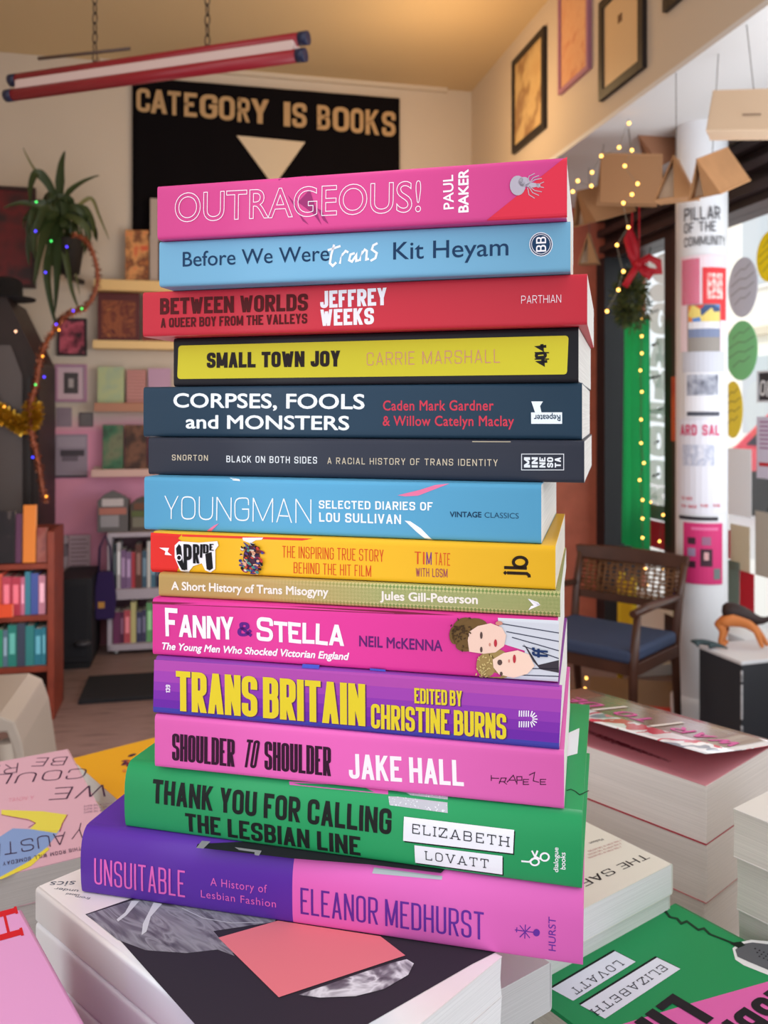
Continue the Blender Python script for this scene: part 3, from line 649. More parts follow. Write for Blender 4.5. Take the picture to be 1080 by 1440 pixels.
s.polys([[(424, 935), (448, 936.5), (448, 941), (424, 939.5)], [(519, 941), (541, 943), (541, 946), (519, 944)]], (70, 82, 190), 'printed_shape', layer=2)
# 12 Shoulder to Shoulder
t, s, top, L, T = BK['shoulder']
BP = (52, 20, 44)
s.text('SHOULDER', (242, 1069), (330, 1078.5), 1031, BP, 'title_lettering', wt=.44, ht=.1, gap=.1, rad=.3)
s.text('SHOULDER', (372, 1082), (465.5, 1091.5), 1042, BP, 'title_lettering', wt=.44, ht=.1, gap=.1, rad=.3)
q = s.text('TO', (341.5, 1078.5), (360, 1080.5), 1039, BP, 'title_lettering', wt=.4, ht=.1, gap=.12, rad=.5)
zm = min(v.co.z for v in q.data.vertices)
for v in q.data.vertices: v.co.x += (v.co.z - zm) * .16
s.text('JAKE HALL', (491, 1094.5), (652.5, 1105.5), 1059.5, (248, 240, 244), 'author_lettering', wt=.32, ht=.155, gap=.14, rad=.35, space=.45)
s.strokes([[(691, 1090), (691, 1098)], [(691, 1094), (702, 1094.5)], [(702, 1102), (705, 1094), (712, 1094), (710, 1099), (702, 1099)], [(708, 1099), (713, 1103)], [(713, 1100), (722, 1090), (726, 1100)], [(716, 1097), (724, 1097)], [(727, 1103), (727, 1092), (734, 1092), (734, 1097), (727, 1097)], [(744, 1096), (736, 1096), (736, 1103), (744, 1103)], [(736, 1099.5), (743, 1099.5)], [(744, 1090), (752, 1086), (750, 1098), (758, 1100)], [(768, 1096), (760, 1096), (760, 1103), (768, 1103)], [(760, 1099.5), (767, 1099.5)]], 1.1, BP, 'publisher_mark')
# 13 Thank You for Calling the Lesbian Line
t, s, top, L, T = BK['thank']
BLK = (30, 34, 32)
s.text('THANK YOU FOR CALLING', (214, 1129), (550.5, 1174), 1096.5, BLK, 'title_lettering', wt=.34, ht=.17, gap=.14, rad=.35, space=.5)
s.text('THE LESBIAN LINE', (260, 1169.5), (506.5, 1205), 1143, BLK, 'title_lettering', wt=.34, ht=.17, gap=.14, rad=.35, space=.5)
def label_box(s, q, off=(1.6, 2.2)):
    s.poly([(a + off[0], b + off[1]) for a, b in q], (22, 26, 24), 'label_shadow_print', layer=1)
    s.poly(q, (240, 240, 246), 'name_label', layer=2)
label_box(s, [(568, 1148.6), (723, 1167.4), (721.5, 1200), (567, 1182)])
label_box(s, [(582.8, 1188.3), (706.7, 1203.5), (706.3, 1231), (583.5, 1214.3)])
s.text('ELIZABETH', (580, 1171.5), (715, 1190.5), 1158, (34, 34, 44), 'author_lettering', wt=.12, ht=.1, gap=.5, rad=.5, serif=.2, layer=3)
s.text('LOVATT', (598.5, 1209.5), (686.5, 1221.5), 1196.5, (34, 34, 44), 'author_lettering', wt=.12, ht=.1, gap=.5, rad=.5, serif=.2, layer=3)
s.strokes([[(733, 1211), (744, 1212), (752, 1206), (756, 1196)], ell(752, 1212, 6, 5, 14) + [ell(752, 1212, 6, 5, 14)[0]], ell(766, 1205, 6, 5.5, 14) + [ell(766, 1205, 6, 5.5, 14)[0]], [(748, 1196), (752, 1204), (760, 1208)]], 2.4, W_, 'publisher_mark')
s.text('dialogue', (785, 1227), (785, 1192), (778.5, 1227), W_, 'publisher_lettering', 'font', off=.01)
s.text('books', (795, 1223), (795, 1199), (788, 1223), W_, 'publisher_lettering', 'font', off=.01)
s.poly([(541, 1115.5), (626, 1123), (629, 1145), (547, 1134)], (214, 214, 220), 'halftone_phone_print', m=ramp_mat([(188, 188, 196), (226, 226, 230)], 2200, kind='voronoi', const=True), layer=1)
s.poly([(402, 1104), (540, 1114.8), (543, 1122), (404, 1107.5)], (222, 106, 186), 'pink_print', layer=1)
mt = Surf(t, 2, T, (0, 0, 1))
mt.strokes([[(797, 1112), (803, 1110), (809, 1113), (815, 1118), (822, 1115), (828, 1112)]], 2, (30, 50, 36), 'printed_phone_cord')
mt.poly([(790, 1035), (815, 1024), (812, 1060), (790, 1066)], (236, 236, 242), 'name_label')
t_thank = t
# 14 Unsuitable
t, s, top, L, T = BK['unsuit']
PK = (228, 106, 190); PU = (98, 46, 150)
# the pink half of the jacket: spine and cover
q0 = s.p((411, 1260)); cvr = [c for c in t.children if c.name.startswith('cover')][0]
me = cvr.data; me.materials.append(mat(PK, .45, spec=.22)); me.materials.append(mat((42, 40, 46), .35))
bm = bmesh.new(); bm.from_mesh(me)
bmesh.ops.bisect_plane(bm, geom=bm.verts[:] + bm.edges[:] + bm.faces[:], plane_co=(q0.x, 0, 0), plane_no=(1, 0, 0))
for f in bm.faces:
    if f.calc_center_median().x > q0.x: f.material_index = 1
bm.to_mesh(me); bm.free()
s.text('UNSUITABLE', (132.5, 1243.5), (260, 1262.5), 1206.5, PK, 'title_lettering', wt=.24, ht=.075, gap=.26, rad=.5)
s.text('A History of', (296, 1245), (375.5, 1255.5), 1234, PK, 'subtitle_lettering', 'font', off=-.002, spacing=1.1)
s.text('Lesbian Fashion', (282.5, 1262), (388, 1276.5), 1251.5, PK, 'subtitle_lettering', 'font', off=-.002, spacing=1.1)
s.text('ELEANOR MEDHURST', (422.5, 1285.5), (680.5, 1322.5), 1248, PU, 'author_lettering', wt=.24, ht=.08, gap=.24, rad=.5, space=.5)
s.text('HURST', (781.5, 1338.5), (781.5, 1290.5), (771.5, 1338.5), PU, 'publisher_lettering', 'font', off=0)
s.poly(ell(754.5, 1311.5, 4.8, 5.2), PU, 'publisher_mark')
s.strokes([[(724, 1307.5), (754, 1311.5)], [(731, 1301), (745, 1319)], [(746, 1303), (731, 1318)], [(739, 1300), (738, 1320)], [(727, 1304), (726.5, 1311)]], 1.3, PU, 'publisher_mark')
tp = Surf(t, 2, T, (0, 0, 1))
yi = .0078
def toploc(px, py): v = tp.p((px, py)); return v
tp.poly([(278, 1187), (420, 1180), (640, 1210), (620, 1228), (520, 1216), (411, 1207.5), (276, 1192)], (38, 38, 44), 'photograph_print')
tp.polys([[(284, 1183), (296, 1184), (286, 1194), (276, 1193)], [(330, 1192), (368, 1197), (364, 1204), (358, 1203), (358, 1199), (336, 1196)]], (150, 150, 156), 'photograph_print', layer=2)
s.poly([(526, 1216.5), (622, 1228), (620, 1241), (522, 1231)], (176, 186, 188), 'grey_label_print', layer=1)
# ---------------------------------------------------------------- table and the books lying on it
NUM = ['', 'second', 'third', 'fourth', 'fifth', 'sixth', 'seventh', 'eighth', 'ninth', 'tenth']
TABLE_Z = .75
tb = thing('display_table', 'wooden display table under the piles of paperbacks, mostly hidden', 'table', (.1, .62, 0))
bx('table_top', tb, mat((120, 88, 62), .5, vary=.15, bscale=8), -.85, .75, -.42, .36, TABLE_Z - .03, TABLE_Z, .003)
for sx_ in (-.8, .66):
    for sy_ in (-.37, .31): bx('leg', tb, mat((84, 60, 44), .5), sx_, sx_ + .05, sy_ - .02, sy_ + .03, 0, TABLE_Z - .03, .003)
def rot2(v, d): return V((v.x * math.cos(d) - v.y * math.sin(d), v.x * math.sin(d) + v.y * math.cos(d), 0))
def flat(v): return V((v.x, v.y, 0)).normalized()
def lay(name, label, origin, xdir, L, T, W, ztop, cover, pages=(236, 232, 226), hard=False, group=None, rough=.35, name_=None):
    return make_book('book', label, (origin.x, origin.y, ztop - T), math.atan2(xdir.y, xdir.x), L, T, W, cover, pages, hard, group, rough=rough)
def under(origin, xdir, L, W, ztop, T, lab, cover, pages=(236, 232, 226), group=None, seed=1, off=.004):
    """fill a pile from ztop down to the table"""
    r = random.Random(seed); n = max(1, round((ztop - TABLE_Z) / T)); T = (ztop - TABLE_Z) / n
    y = V((-xdir.y, xdir.x, 0))
    for k in range(n):
        o = origin + xdir * r.uniform(-off, off) + y * r.uniform(-off, off)
        lay('book', lab.replace('#', NUM[k + 1] if k + 1 < len(NUM) else 'lowest'), o, xdir, L, T - .0001, W, ztop - k * T - .0001, cover, pages, group=group)

# a) white classics paperback under the tall stack
zA = STACK_Z - .0004
P1 = PZ(50, 1248, zA); u = flat(PZ(290, 1440, zA) - P1); R = PZ(706, 1345, zA); vv = V((-u.y, u.x, 0))
LA = (R - P1).dot(u); WA = (R - P1).dot(vv)
TA_ = .0175
pearl = bpy.data.materials.new('pearl_white_cover'); pearl.use_nodes = True; nt = pearl.node_tree; b_ = nt.nodes['Principled BSDF']
b_.inputs['Roughness'].default_value = .3; tc = nt.nodes.new('ShaderNodeTexCoord'); n_ = nt.nodes.new('ShaderNodeTexNoise'); n_.inputs['Scale'].default_value = 9; n_.inputs['Detail'].default_value = 1
r_ = nt.nodes.new('ShaderNodeValToRGB'); cr = r_.color_ramp; cr.elements.new(.5)
for i_, (p_, c_) in enumerate(((.35, (238, 224, 224)), (.5, (240, 238, 240)), (.65, (214, 226, 238)))): cr.elements[i_].position = p_; cr.elements[i_].color = lin(c_)
nt.links.new(tc.outputs['Object'], n_.inputs['Vector']); nt.links.new(n_.outputs['Fac'], r_.inputs['Fac']); nt.links.new(r_.outputs['Color'], b_.inputs['Base Color'])
b_.inputs['Coat Weight'].default_value = .3
t, sp, top, L, T = lay('book', 'white paperback with black-and-white cover photograph and pink square, beneath the tall stack', P1, u, LA, TA_, WA, zA, pearl, (240, 240, 243), group='white paperbacks beneath the tall stack')
DK = (52, 46, 56)
top.poly([(120, 1286), (190, 1262), (420, 1290), (700, 1338), (664, 1356), (466, 1470), (300, 1470), (170, 1324)], DK, 'photograph_print')
GR = ramp_mat([(70, 66, 76), (110, 106, 116), (150, 148, 156), (84, 80, 90)], 26, (1, 5, 1), 'noise', .4, distort=1.5)
top.poly([(122, 1287), (200, 1262), (330, 1268), (390, 1290), (386, 1297), (300, 1310), (330, 1345), (306, 1336), (262, 1341), (205, 1337), (165, 1322)], GR, 'photograph_print', m=GR, layer=2)
top.polys([[(185, 1268), (196, 1268), (178, 1288), (166, 1297), (164, 1294), (176, 1284)], [(216, 1270), (228, 1272), (212, 1290), (206, 1311), (199, 1316), (201, 1300)]], (206, 206, 212), 'photograph_print', layer=3)
top.strokes([[(256, 1278), (285, 1292), (325, 1299), (370, 1298)]], 1.6, (186, 186, 194), 'photograph_print', 3)
top.poly([(307, 1320), (391, 1296), (535, 1318), (570, 1345), (392, 1404)], (226, 122, 132), 'pink_square_print', layer=4)
HL = ramp_mat([(52, 46, 56), (120, 116, 126), (226, 226, 232), (130, 126, 136)], 60, (1, 1, 1), 'noise', .4, distort=1)
top.poly([(420, 1400), (500, 1372), (548, 1356), (572, 1350), (582, 1356), (574, 1372), (540, 1392), (500, 1402), (450, 1404)], (0, 0, 0), 'photograph_print', m=HL, layer=3)
top.poly([(306, 1318), (316, 1338), (330, 1342), (352, 1360), (350, 1352), (330, 1335)], (0, 0, 0), 'photograph_print', m=GR, layer=3)
for tx, a, b, h_ in (('under', (111, 1252), (78, 1248), 1256), ('sics', (107, 1239), (72, 1240), 1246), ('from', (128, 1262.5), (107, 1259.5), 1266), ('slated', (113, 1258), (94, 1256), 1261)):
    top.text(tx, a, b, (a[0] + 2, h_), (96, 98, 112), 'cover_lettering', 'font', off=0)
under(P1 + u * .001, u, LA, WA, zA - TA_ - .0001, .0215, 'white paperback beneath the tall stack, # from the top of its pile', (236, 234, 238), (240, 240, 243), 'white paperbacks beneath the tall stack', 3, .002)

# b) pink book with a red capital at the near corner
zD = CZ - .232
C0 = PZ(44, 1274, zD); d1 = flat(PZ(188, 1440, zD) - C0); d1 = rot2(d1, -.10); wdir = V((d1.y, -d1.x, 0))      # wdir: towards the left
C0 = C0 + wdir * .004
o_ = C0 + d1 * .205; xd = -d1
t, sp, top, L, T = lay('book', 'pink paperback with a big red serif letter, beside the white classics paperback', o_, xd, .205, .02, .135, zD, (222, 156, 204), (232, 226, 226))
RDL = (206, 34, 44)
top.text('H', (-6, 1325), (-14, 1286), (35, 1320), RDL, 'title_lettering', wt=.2, ht=.1, serif=.14)
under(o_, xd, .205, .135, zD - .0201, .023, 'pink paperback # down the pile by the white classics paperback', (222, 156, 204), group='pink paperbacks at the near corner', seed=4)

# c) pale pink novel lying upside down
zC = CZ - .315
C1 = PZ(97, 1053, zC); e1 = V((math.cos(math.radians(22)), math.sin(math.radians(22)), 0)); l1 = V((e1.y, -e1.x, 0)); l1 = rot2(l1, .14); e1 = V((-l1.y, l1.x, 0))
LC = .212; WC = .15
t, sp, top, L, T = lay('book', 'pale pink paperback with hand-lettered title upside down and yellow and blue shapes', C1 + l1 * LC, -l1, LC, .024, WC, zC, (216, 170, 186), (205, 200, 198))
HB = (58, 30, 60)
kk = dict(wt=.09, ht=.07, gap=.32, rad=.8, jitter=.14)
top.text('BE', (96, 1064), (52, 1066), (92, 1076), HB, 'title_lettering', **kk)
top.text('RATS', (26, 1073), (-70, 1085), (20, 1087), HB, 'title_lettering', **kk)
top.text('COULD', (124, 1080), (-40, 1092), (122, 1094), HB, 'title_lettering', **kk)
top.text('WE', (156, 1103), (78, 1108), (150, 1120), HB, 'title_lettering', **kk)
top.text('A NOVEL', (48, 1119), (12, 1123), (46, 1124), (214, 110, 136), 'subtitle_lettering', **kk)
for k in range(3): top.text('EVERYTHING IN THE QUOTE', (168, 1127 + k * 4.2), (118, 1133 + k * 4.2), (168, 1129.5 + k * 4.2), (120, 90, 112), 'quote_lettering', wt=.2, ht=.12, gap=.4)
top.poly([(2, 1139), (60, 1141), (95, 1146), (90, 1156), (80, 1172), (42, 1166), (50, 1158), (40, 1152), (2, 1146)], (222, 208, 84), 'yellow_shape')
top.poly([(18, 1165), (84, 1168), (66, 1192), (40, 1212), (-4, 1236), (-40, 1240), (-30, 1196)], (132, 156, 204), 'blue_shape')
top.poly([(66, 1192), (70, 1194), (44, 1218), (2, 1237), (-4, 1236), (40, 1212)], (224, 206, 72), 'yellow_shape', layer=2)
top.strokes([[(2, 1146), (42, 1154), (50, 1158), (40, 1164)], [(95, 1146), (88, 1158), (84, 1170)]], 1.4, (150, 60, 90), 'drawn_line', 2)
top.text('EMILY', (190, 1150), (106, 1158), (184, 1172), HB, 'author_lettering', **kk)
top.text('AUSTIN', (92, 1170), (-26, 1192), (88, 1188), HB, 'author_lettering', layer=3, **kk)
top.text('IN THIS ROOM WILL SOMEDAY', (124, 1189), (4, 1213), (124, 1194), (62, 40, 70), 'quote_lettering', wt=.2, ht=.14, gap=.45, layer=3)
under(C1 + l1 * LC, -l1, LC, WC, zC - .0241, .026, 'pale paperback # down the pile under the hand-lettered pink novel', (214, 206, 206), (205, 200, 198), 'paperbacks under the pale pink novel', 5)

# d) orange yellow book behind it
zY = CZ - .352
CY = PZ(100, 1067, zY); ey = flat(PZ(222, 1036, zY) - CY); ly = V((ey.y, -ey.x, 0))
t, sp, top, L, T = lay('book', 'orange yellow paperback with a small crowd drawing, behind the green hardback of the stack', CY + ly * .13 + ey * .0, ey, .2, .02, .13, zY, (228, 164, 34))
rn = random.Random(8)
for cc in ((120, 50, 70), (70, 40, 60), (206, 130, 60)):
    top.polys([ell(195 + rn.gauss(0, 13), 1074 + rn.gauss(0, 5), rn.uniform(3, 7), rn.uniform(1, 2.4), 7, rn.uniform(-.5, .5)) for k in range(9)], cc, 'crowd_picture', layer=2 + len(cc) * 0 + cc[0] % 3)
under(CY + ly * .13, ey, .2, .13, zY - .0201, .032, 'orange yellow paperback # down its pile behind the green hardback', (228, 164, 34), group='orange yellow paperbacks', seed=6)

# e) white paperback with THE SAFE on it, upside down
zS = CZ - .300
Bs = PZ(946, 1214, zS); es = flat(PZ(824, 1276, zS) - Bs); xs = V((es.y, -es.x, 0))
t, sp, top, L, T = lay('book', 'white paperback lying upside down with black title beginning The Safe', Bs, xs, .2, .0205, .135, zS, (228, 226, 216), (238, 238, 238), group='white paperbacks behind the flat green hardback')
top.text('THE', (904, 1201), (866, 1217), (914, 1207), (40, 36, 40), 'title_lettering', wt=.17, ht=.1, gap=.2)
top.text('SAFE', (856, 1221), (798, 1247), (866, 1228), (40, 36, 40), 'title_lettering', wt=.17, ht=.1, gap=.2)
for k in range(3): top.text('A TRUE STORY OF TWO SISTERS', (872 - 12 * k * 0, 1190 - 4.5 * k), (826, 1206 - 4.5 * k), (874, 1191.8 - 4.5 * k), (190, 130, 130), 'subtitle_lettering', wt=.2, ht=.12, gap=.4)
top.text('Madison', (846, 1179), (828, 1185), (848, 1182), (60, 56, 60), 'author_lettering', 'font')
under(Bs + xs * .003, xs, .2, .135, zS - .0206, .027, 'white paperback # down the pile under the one titled The Safe', (232, 228, 222), (236, 235, 233), 'white paperbacks behind the flat green hardback', 7, .001)

# f) second copy of the green hardback, lying flat, upside down
zG = CZ - .332
Ag = PZ(737, 1388, zG); Bg = PZ(957, 1266, zG); eg = flat(Ag - Bg); WG = (Ag - Bg).length; dn = V((-eg.y, eg.x, 0)); xg = -dn
OG = Bg + dn * .225
t, sp, top, L, T = lay('book', 'green hardback lying flat and upside down with telephone handset drawing and two name labels', OG, xg, .225, .03, WG, zG, (34, 146, 88), (232, 226, 214), hard=True)
def label_up(q): top.poly([(a - 2.4, b - 2.2) for a, b in q], (22, 26, 24), 'label_shadow_print'); top.poly(q, (226, 230, 244), 'name_label', layer=2)
label_up([(865, 1338), (894, 1353), (806, 1408), (775, 1391)])
label_up([(924, 1347), (957, 1363), (851, 1433), (816, 1414)])
kk = dict(wt=.12, ht=.1, gap=.5, rad=.5, serif=.2, layer=3)
top.text('LOVATT', (867, 1351), (801, 1392), (877, 1358), (40, 40, 56), 'author_lettering', **kk)
top.text('ELIZABETH', (929, 1357), (830, 1421), (940, 1363.5), (40, 40, 56), 'author_lettering', **kk)
top.poly([(1110, 1372), (962, 1414), (870, 1442), (900, 1500), (1100, 1560), (1250, 1440)], (222, 104, 176), 'pink_bubble_print')
top.text('LINE', (946, 1398), (838, 1478), (1010, 1428), (36, 32, 40), 'title_lettering', wt=.38, ht=.18, gap=.14, rad=.35, layer=4)
top.text('LESBIAN', (1110, 1372), (960, 1478), (1170, 1400), (36, 32, 40), 'title_lettering', wt=.38, ht=.18, gap=.14, rad=.35, layer=4)
wig = [(920, 1281), (936, 1282), (942, 1290), (952, 1292), (958, 1299), (966, 1296), (974, 1302), (982, 1308), (990, 1306), (998, 1314), (1034, 1328)]
top.strokes([wig], 4.2, (24, 56, 38), 'telephone_cord_print', 2)
top.poly([(1030, 1334), (1042, 1325), (1056, 1322), (1100, 1326), (1150, 1350), (1130, 1400), (1086, 1374), (1046, 1358), (1034, 1350)], (230, 232, 234), 'telephone_print', layer=2)
top.poly([(1034, 1336), (1046, 1328), (1058, 1326), (1100, 1331), (1144, 1352), (1126, 1392), (1088, 1368), (1050, 1352), (1037, 1346)], (96, 98, 104), 'telephone_print', layer=3)
top.poly([(1026, 1327), (1042, 1325), (1048, 1330), (1038, 1334)], (24, 40, 32), 'telephone_print', layer=4)
top.polys([ell(1062 + 6 * i + 3 * j, 1335 + 2.6 * i - 0 + 5.5 * j, 1.5, 1.0, 8) for i in range(5) for j in range(3)], (40, 42, 48), 'telephone_print', layer=4)
under(OG + dn * .009, xg, .225, WG, zG - .0301, .036, 'green hardback # down the pile under the flat telephone cover', (34, 146, 88), (226, 220, 208), 'green hardbacks in the flat pile', 8, .001)

# g) thick paperback with its glossy cover lifted
zR = CZ - .282
Cr = PZ(993, 1105, zR); er = flat(PZ(835, 1052, zR) - Cr); fr = V((er.y, -er.x, 0)) * 1; fr = V((-er.y, er.x, 0)) if V((-er.y, er.x, 0)).x > 0 else V((er.y, -er.x, 0))
# er runs away along the fore-edge, fr runs from the fore-edge to the spine
orr = Cr + fr * .129
t, sp, top, L, T = lay('book', 'thick white-paged paperback with crimson cover lifted open, behind the tall stack', orr, er, .2, .045, .129, zR, (176, 34, 62), (242, 234, 230))
cv = [c for c in t.children if c.name.startswith('cover')][0]
bm = bmesh.new(); bm.from_mesh(cv.data)
bmesh.ops.delete(bm, geom=[f for f in bm.faces if f.calc_center_median().z > T - .0012 and f.calc_center_median().y > .01], context='FACES'); bm.to_mesh(cv.data); bm.free()
gloss = ramp_mat([(236, 226, 230), (240, 240, 244), (214, 70, 92), (240, 236, 240), (150, 150, 164), (232, 130, 150)], 14, (2.2, .7, 1), 'noise', .12, const=True, distort=.4)
mb = MB(); vs = []; fs = []
nx, ny = 6, 14
for j in range(ny + 1):
    yy = .0015 + (.1335 - .0015) * j / ny; f_ = j / ny
    for i in range(nx + 1):
        xx = L * i / nx; vs.append((xx - .002, yy, T + .0007 + .0245 * f_ ** 1.15 - .004 * f_ * (i / nx - .3)))
k0 = len(vs); vs += [(a, b, c - .0005) for a, b, c in vs]
for j in range(ny):
    for i in range(nx):
        q = j * (nx + 1) + i; fs += [(q, q + 1, q + nx + 2, q + nx + 1), (k0 + q, k0 + q + nx + 1, k0 + q + nx + 2, k0 + q + 1)]
edge = [i for i in range(nx + 1)] + [(j + 1) * (nx + 1) + nx for j in range(ny)] + [ny * (nx + 1) + nx - 1 - i for i in range(nx)] + [(ny - 1 - j) * (nx + 1) for j in range(ny - 1)]
for a, b in zip(edge, edge[1:] + edge[:1]): fs.append((a, a + k0, b + k0, b))
mb.add(vs, fs, True); fc = mb.build('front_cover', gloss, t); fc['label'] = 'lifted glossy white, pink and red front cover'
fc.data.materials.append(mat((196, 60, 84), .4))
for pl in fc.data.polygons:
    if pl.normal.z < -.5: pl.material_index = 1
bx('title_page', t, mat((222, 150, 160), .6), 0.0005, L - .0005, .004, .1287, T - .0006, T - .0001)  # pink tint paints in the red cover's reflection on the page
s_ = Surf(t, 2, T - .0001, (0, 0, 1))
for k in range(8):
    s_.text('THE FIRST CHAPTER AND A LONGER LINE' if k % 3 else 'DARLING READERS, A NOTE', (940 - k * 13, 1069 - k * 4.2 + 3), (872 - k * 8, 1040 - k * 3 + 6), (944 - k * 13, 1067.2 - k * 4.2 + 3), (120, 40, 56), 'page_lettering', wt=.22, ht=.14, gap=.4)
# brown half of the lifted cover with its pink capitals
zf = lambda yy, xx: T + .0007 + .0245 * (yy / .1335) ** 1.15 - .004 * (yy / .1335) * (xx / L - .3)
fc.data.materials.append(mat((140, 112, 96), .14))
for pl in fc.data.polygons:
    if pl.normal.z > .5 and pl.center.y < .088: pl.material_index = 2
wr = lambda c: V((c[0], c[1], zf(max(0, c[1]), c[0]) + .0003))
for tx, x0, x1 in (('WAR', .006, .062), ('TO', .085, .118), ('DE', .14, .172)):
    mb = stroke_text(tx, x1 - x0, .026, wt=.24, ht=.13); o = place(mb, 'title_lettering', mat((214, 76, 160), .4), t, V((x0, .05, 0)), V((1, 0, 0)), V((0, 1, 0)), V((0, 0, 1)), wr)
for x0 in (.07, .128):
    mb = MB(); mb.add([(x0, .03, 0), (x0 + .004, .03, 0), (x0 + .004, .086, 0), (x0, .086, 0)], [(0, 1, 2, 3)]); place(mb, 'printed_line', mat((226, 216, 212), .5), t, V((0, 0, 0)), V((1, 0, 0)), V((0, 1, 0)), V((0, 0, 1)), wr)
zn = zR - .0452
for k, (T_, lab) in enumerate(((.045, 'second'), (.048, 'third'), (.048, 'lowest'))):
    T_ = min(T_, zn - TABLE_Z) ; 
    if T_ < .006: break
    lay('book', 'thick paperback, %s in the pile under the lifted crimson cover' % lab, orr + er * (.002 * (k % 2)), er, .2, T_ - .0002, .129, zn, (196, 60, 76) if k == 0 else (226, 214, 210), (240, 232, 228), group='thick paperbacks under the lifted cover'); zn -= T_

# i) pile at the right end of the table
zQ = CZ - .2576
Cq = P(1031, 1137, .56); eq = V((.8, .6, 0)); nq = V((.6, -.8, 0))
T_ = .0315; oq = Cq + nq * .2 + eq * .135
# fore-edge faces the stack: spine on the far side
t, sp, top, L, T = lay('book', 'white-covered paperback topping the pile nearest the frame of the window wall', oq, -nq, .2, T_, .135, zQ, (226, 222, 218), (224, 218, 208), group='pale thick paperbacks')
t['label'] = 'pale thick paperback on top of the pile beside the flat green hardback'
zn = zQ - T_ - .0002
for k, (T_, cc) in enumerate(((.036, (226, 222, 218)), (.034, (222, 190, 60)), (.036, (226, 222, 218)), (.034, (226, 222, 218)), (.03, (226, 222, 218)))):
    T_ = min(T_, zn - TABLE_Z)
    if T_ < .006: break
    lay('book', 'pale thick paperback, %s in the pile beside the flat green hardback' % NUM[k + 1], oq + eq * (.004 if k == 0 else .006), -nq, .2, T_ - .0002, .135, zn, cc, (224, 218, 208), group='pale thick paperbacks'); zn -= T_
# j) grey-white books in the gap between the white classics and the green copy
zJ = CZ - .292
Cj = PZ(762, 1362, zJ)
Bj = PZ(776, 1352, zJ); ej = es; xj = xs
t, sp, top, L, T = lay('book', 'pale grey paperback in the gap between the white classics pile and the green copy', Bj, xj, .13, .026, .085, zJ, (216, 216, 218), (214, 214, 216))
# ---------------------------------------------------------------- the shop
WA_ = math.radians(12.2)
AX = V((math.cos(WA_), math.sin(WA_), 0)); BX = V((-math.sin(WA_), math.cos(WA_), 0)); RO = V((.5125, 5.0, 0))
BAY = .70; CEIL = 3.12; SOFF = 2.37; HEAD = 2.085; SILL = .34
SE = .33         # where the window bay begins, measured from the back corner
PL = {'back': (RO, BX, WA_), 'right': (RO, -AX, WA_ - math.pi / 2), 'window': (RO + AX * BAY, -AX, WA_ - math.pi / 2), 'end': (RO - BX * SE, BX, WA_)}
def onp(pl, px, py, off=0.0):
    """point where a sight line meets a wall plane, off metres in front of it"""
    o, n, r = PL[pl]; nn = n if pl in ('right', 'window') else -n
    o = o + nn * off; c = V((0, 0, CZ)); d = P(px, py, 1) - c; t = (o - c).dot(nn) / d.dot(nn); return c + d * t
def wrect(pl, x0, y0, x1, y1, off=0.0):
    """origin (bottom, first side), width, height, rotation of an upright rectangle on a wall"""
    a = onp(pl, x0, y0, off); b = onp(pl, x1, (y0 + y1) / 2, off); c = onp(pl, x0, y1, off)
    return c, (V((b.x, b.y, 0)) - V((a.x, a.y, 0))).length, a.z - c.z, PL[pl][2]
def struct(o, kind='structure'): o['kind'] = kind; return o
def slab(name, m, o, rz, x0, x1, y0, y1, z0, z1, parent=None):
    b = MB().box(x0, x1, y0, y1, z0, z1).build(name, m, parent)
    if parent is None: b.location = o; b.rotation_euler = (0, 0, rz); struct(b)
    return b
# two-tone wall: cream above, pink below, soft painted line
wm = bpy.data.materials.new('painted_wall'); wm.use_nodes = True; nt = wm.node_tree; b_ = nt.nodes['Principled BSDF']; b_.inputs['Roughness'].default_value = .85
tc = nt.nodes.new('ShaderNodeTexCoord'); sx = nt.nodes.new('ShaderNodeSeparateXYZ'); nt.links.new(tc.outputs['Object'], sx.inputs[0])
nz = nt.nodes.new('ShaderNodeTexNoise'); nz.inputs['Scale'].default_value = 3; nt.links.new(tc.outputs['Object'], nz.inputs[0])
ad = nt.nodes.new('ShaderNodeMath'); ad.operation = 'MULTIPLY_ADD'; ad.inputs[1].default_value = .12; nt.links.new(nz.outputs['Fac'], ad.inputs[0]); nt.links.new(sx.outputs[2], ad.inputs[2])
mr = nt.nodes.new('ShaderNodeMapRange'); mr.inputs['From Min'].default_value = 1.19; mr.inputs['From Max'].default_value = 1.30; nt.links.new(ad.outputs[0], mr.inputs[0])
mx = nt.nodes.new('ShaderNodeMix'); mx.data_type = 'RGBA'; mx.inputs['A'].default_value = lin((224, 150, 176)); mx.inputs['B'].default_value = lin((206, 192, 176))
nt.links.new(mr.outputs[0], mx.inputs['Factor']); nt.links.new(mx.outputs['Result'], b_.inputs['Base Color'])
cream = mat((206, 190, 172), .85, bump=.1, bscale=30)
white = mat((222, 220, 220), .8, bump=.05, bscale=20)
dark = mat((34, 30, 32), .5); wood = mat((78, 44, 34), .5, vary=.2, bscale=14); redwood = mat((184, 98, 76), .55, vary=.12, bscale=10)
slab('wall_back', wm, RO, WA_, -3.2, .0, 0, .12, 0, CEIL)
slab('wall_right', cream, RO, WA_ - math.pi / 2, 0, SE, 0, .12, 0, CEIL)
slab('wall_right_upper', cream, RO, WA_ - math.pi / 2, SE, 6.2, 0, .12, SOFF + .02, CEIL)
slab('ceiling_over_window_bay', white, RO, WA_ - math.pi / 2, SE, 6.2, .12, BAY + .25, SOFF, SOFF + .06)
slab('trim_1', white, RO, WA_ - math.pi / 2, SE, 6.2, -.002, .12, SOFF - .0, SOFF + .02)
slab('wall_left', cream, RO, WA_ - math.pi / 2, 0, 3.9, -3.2, -3.08, 0, CEIL)
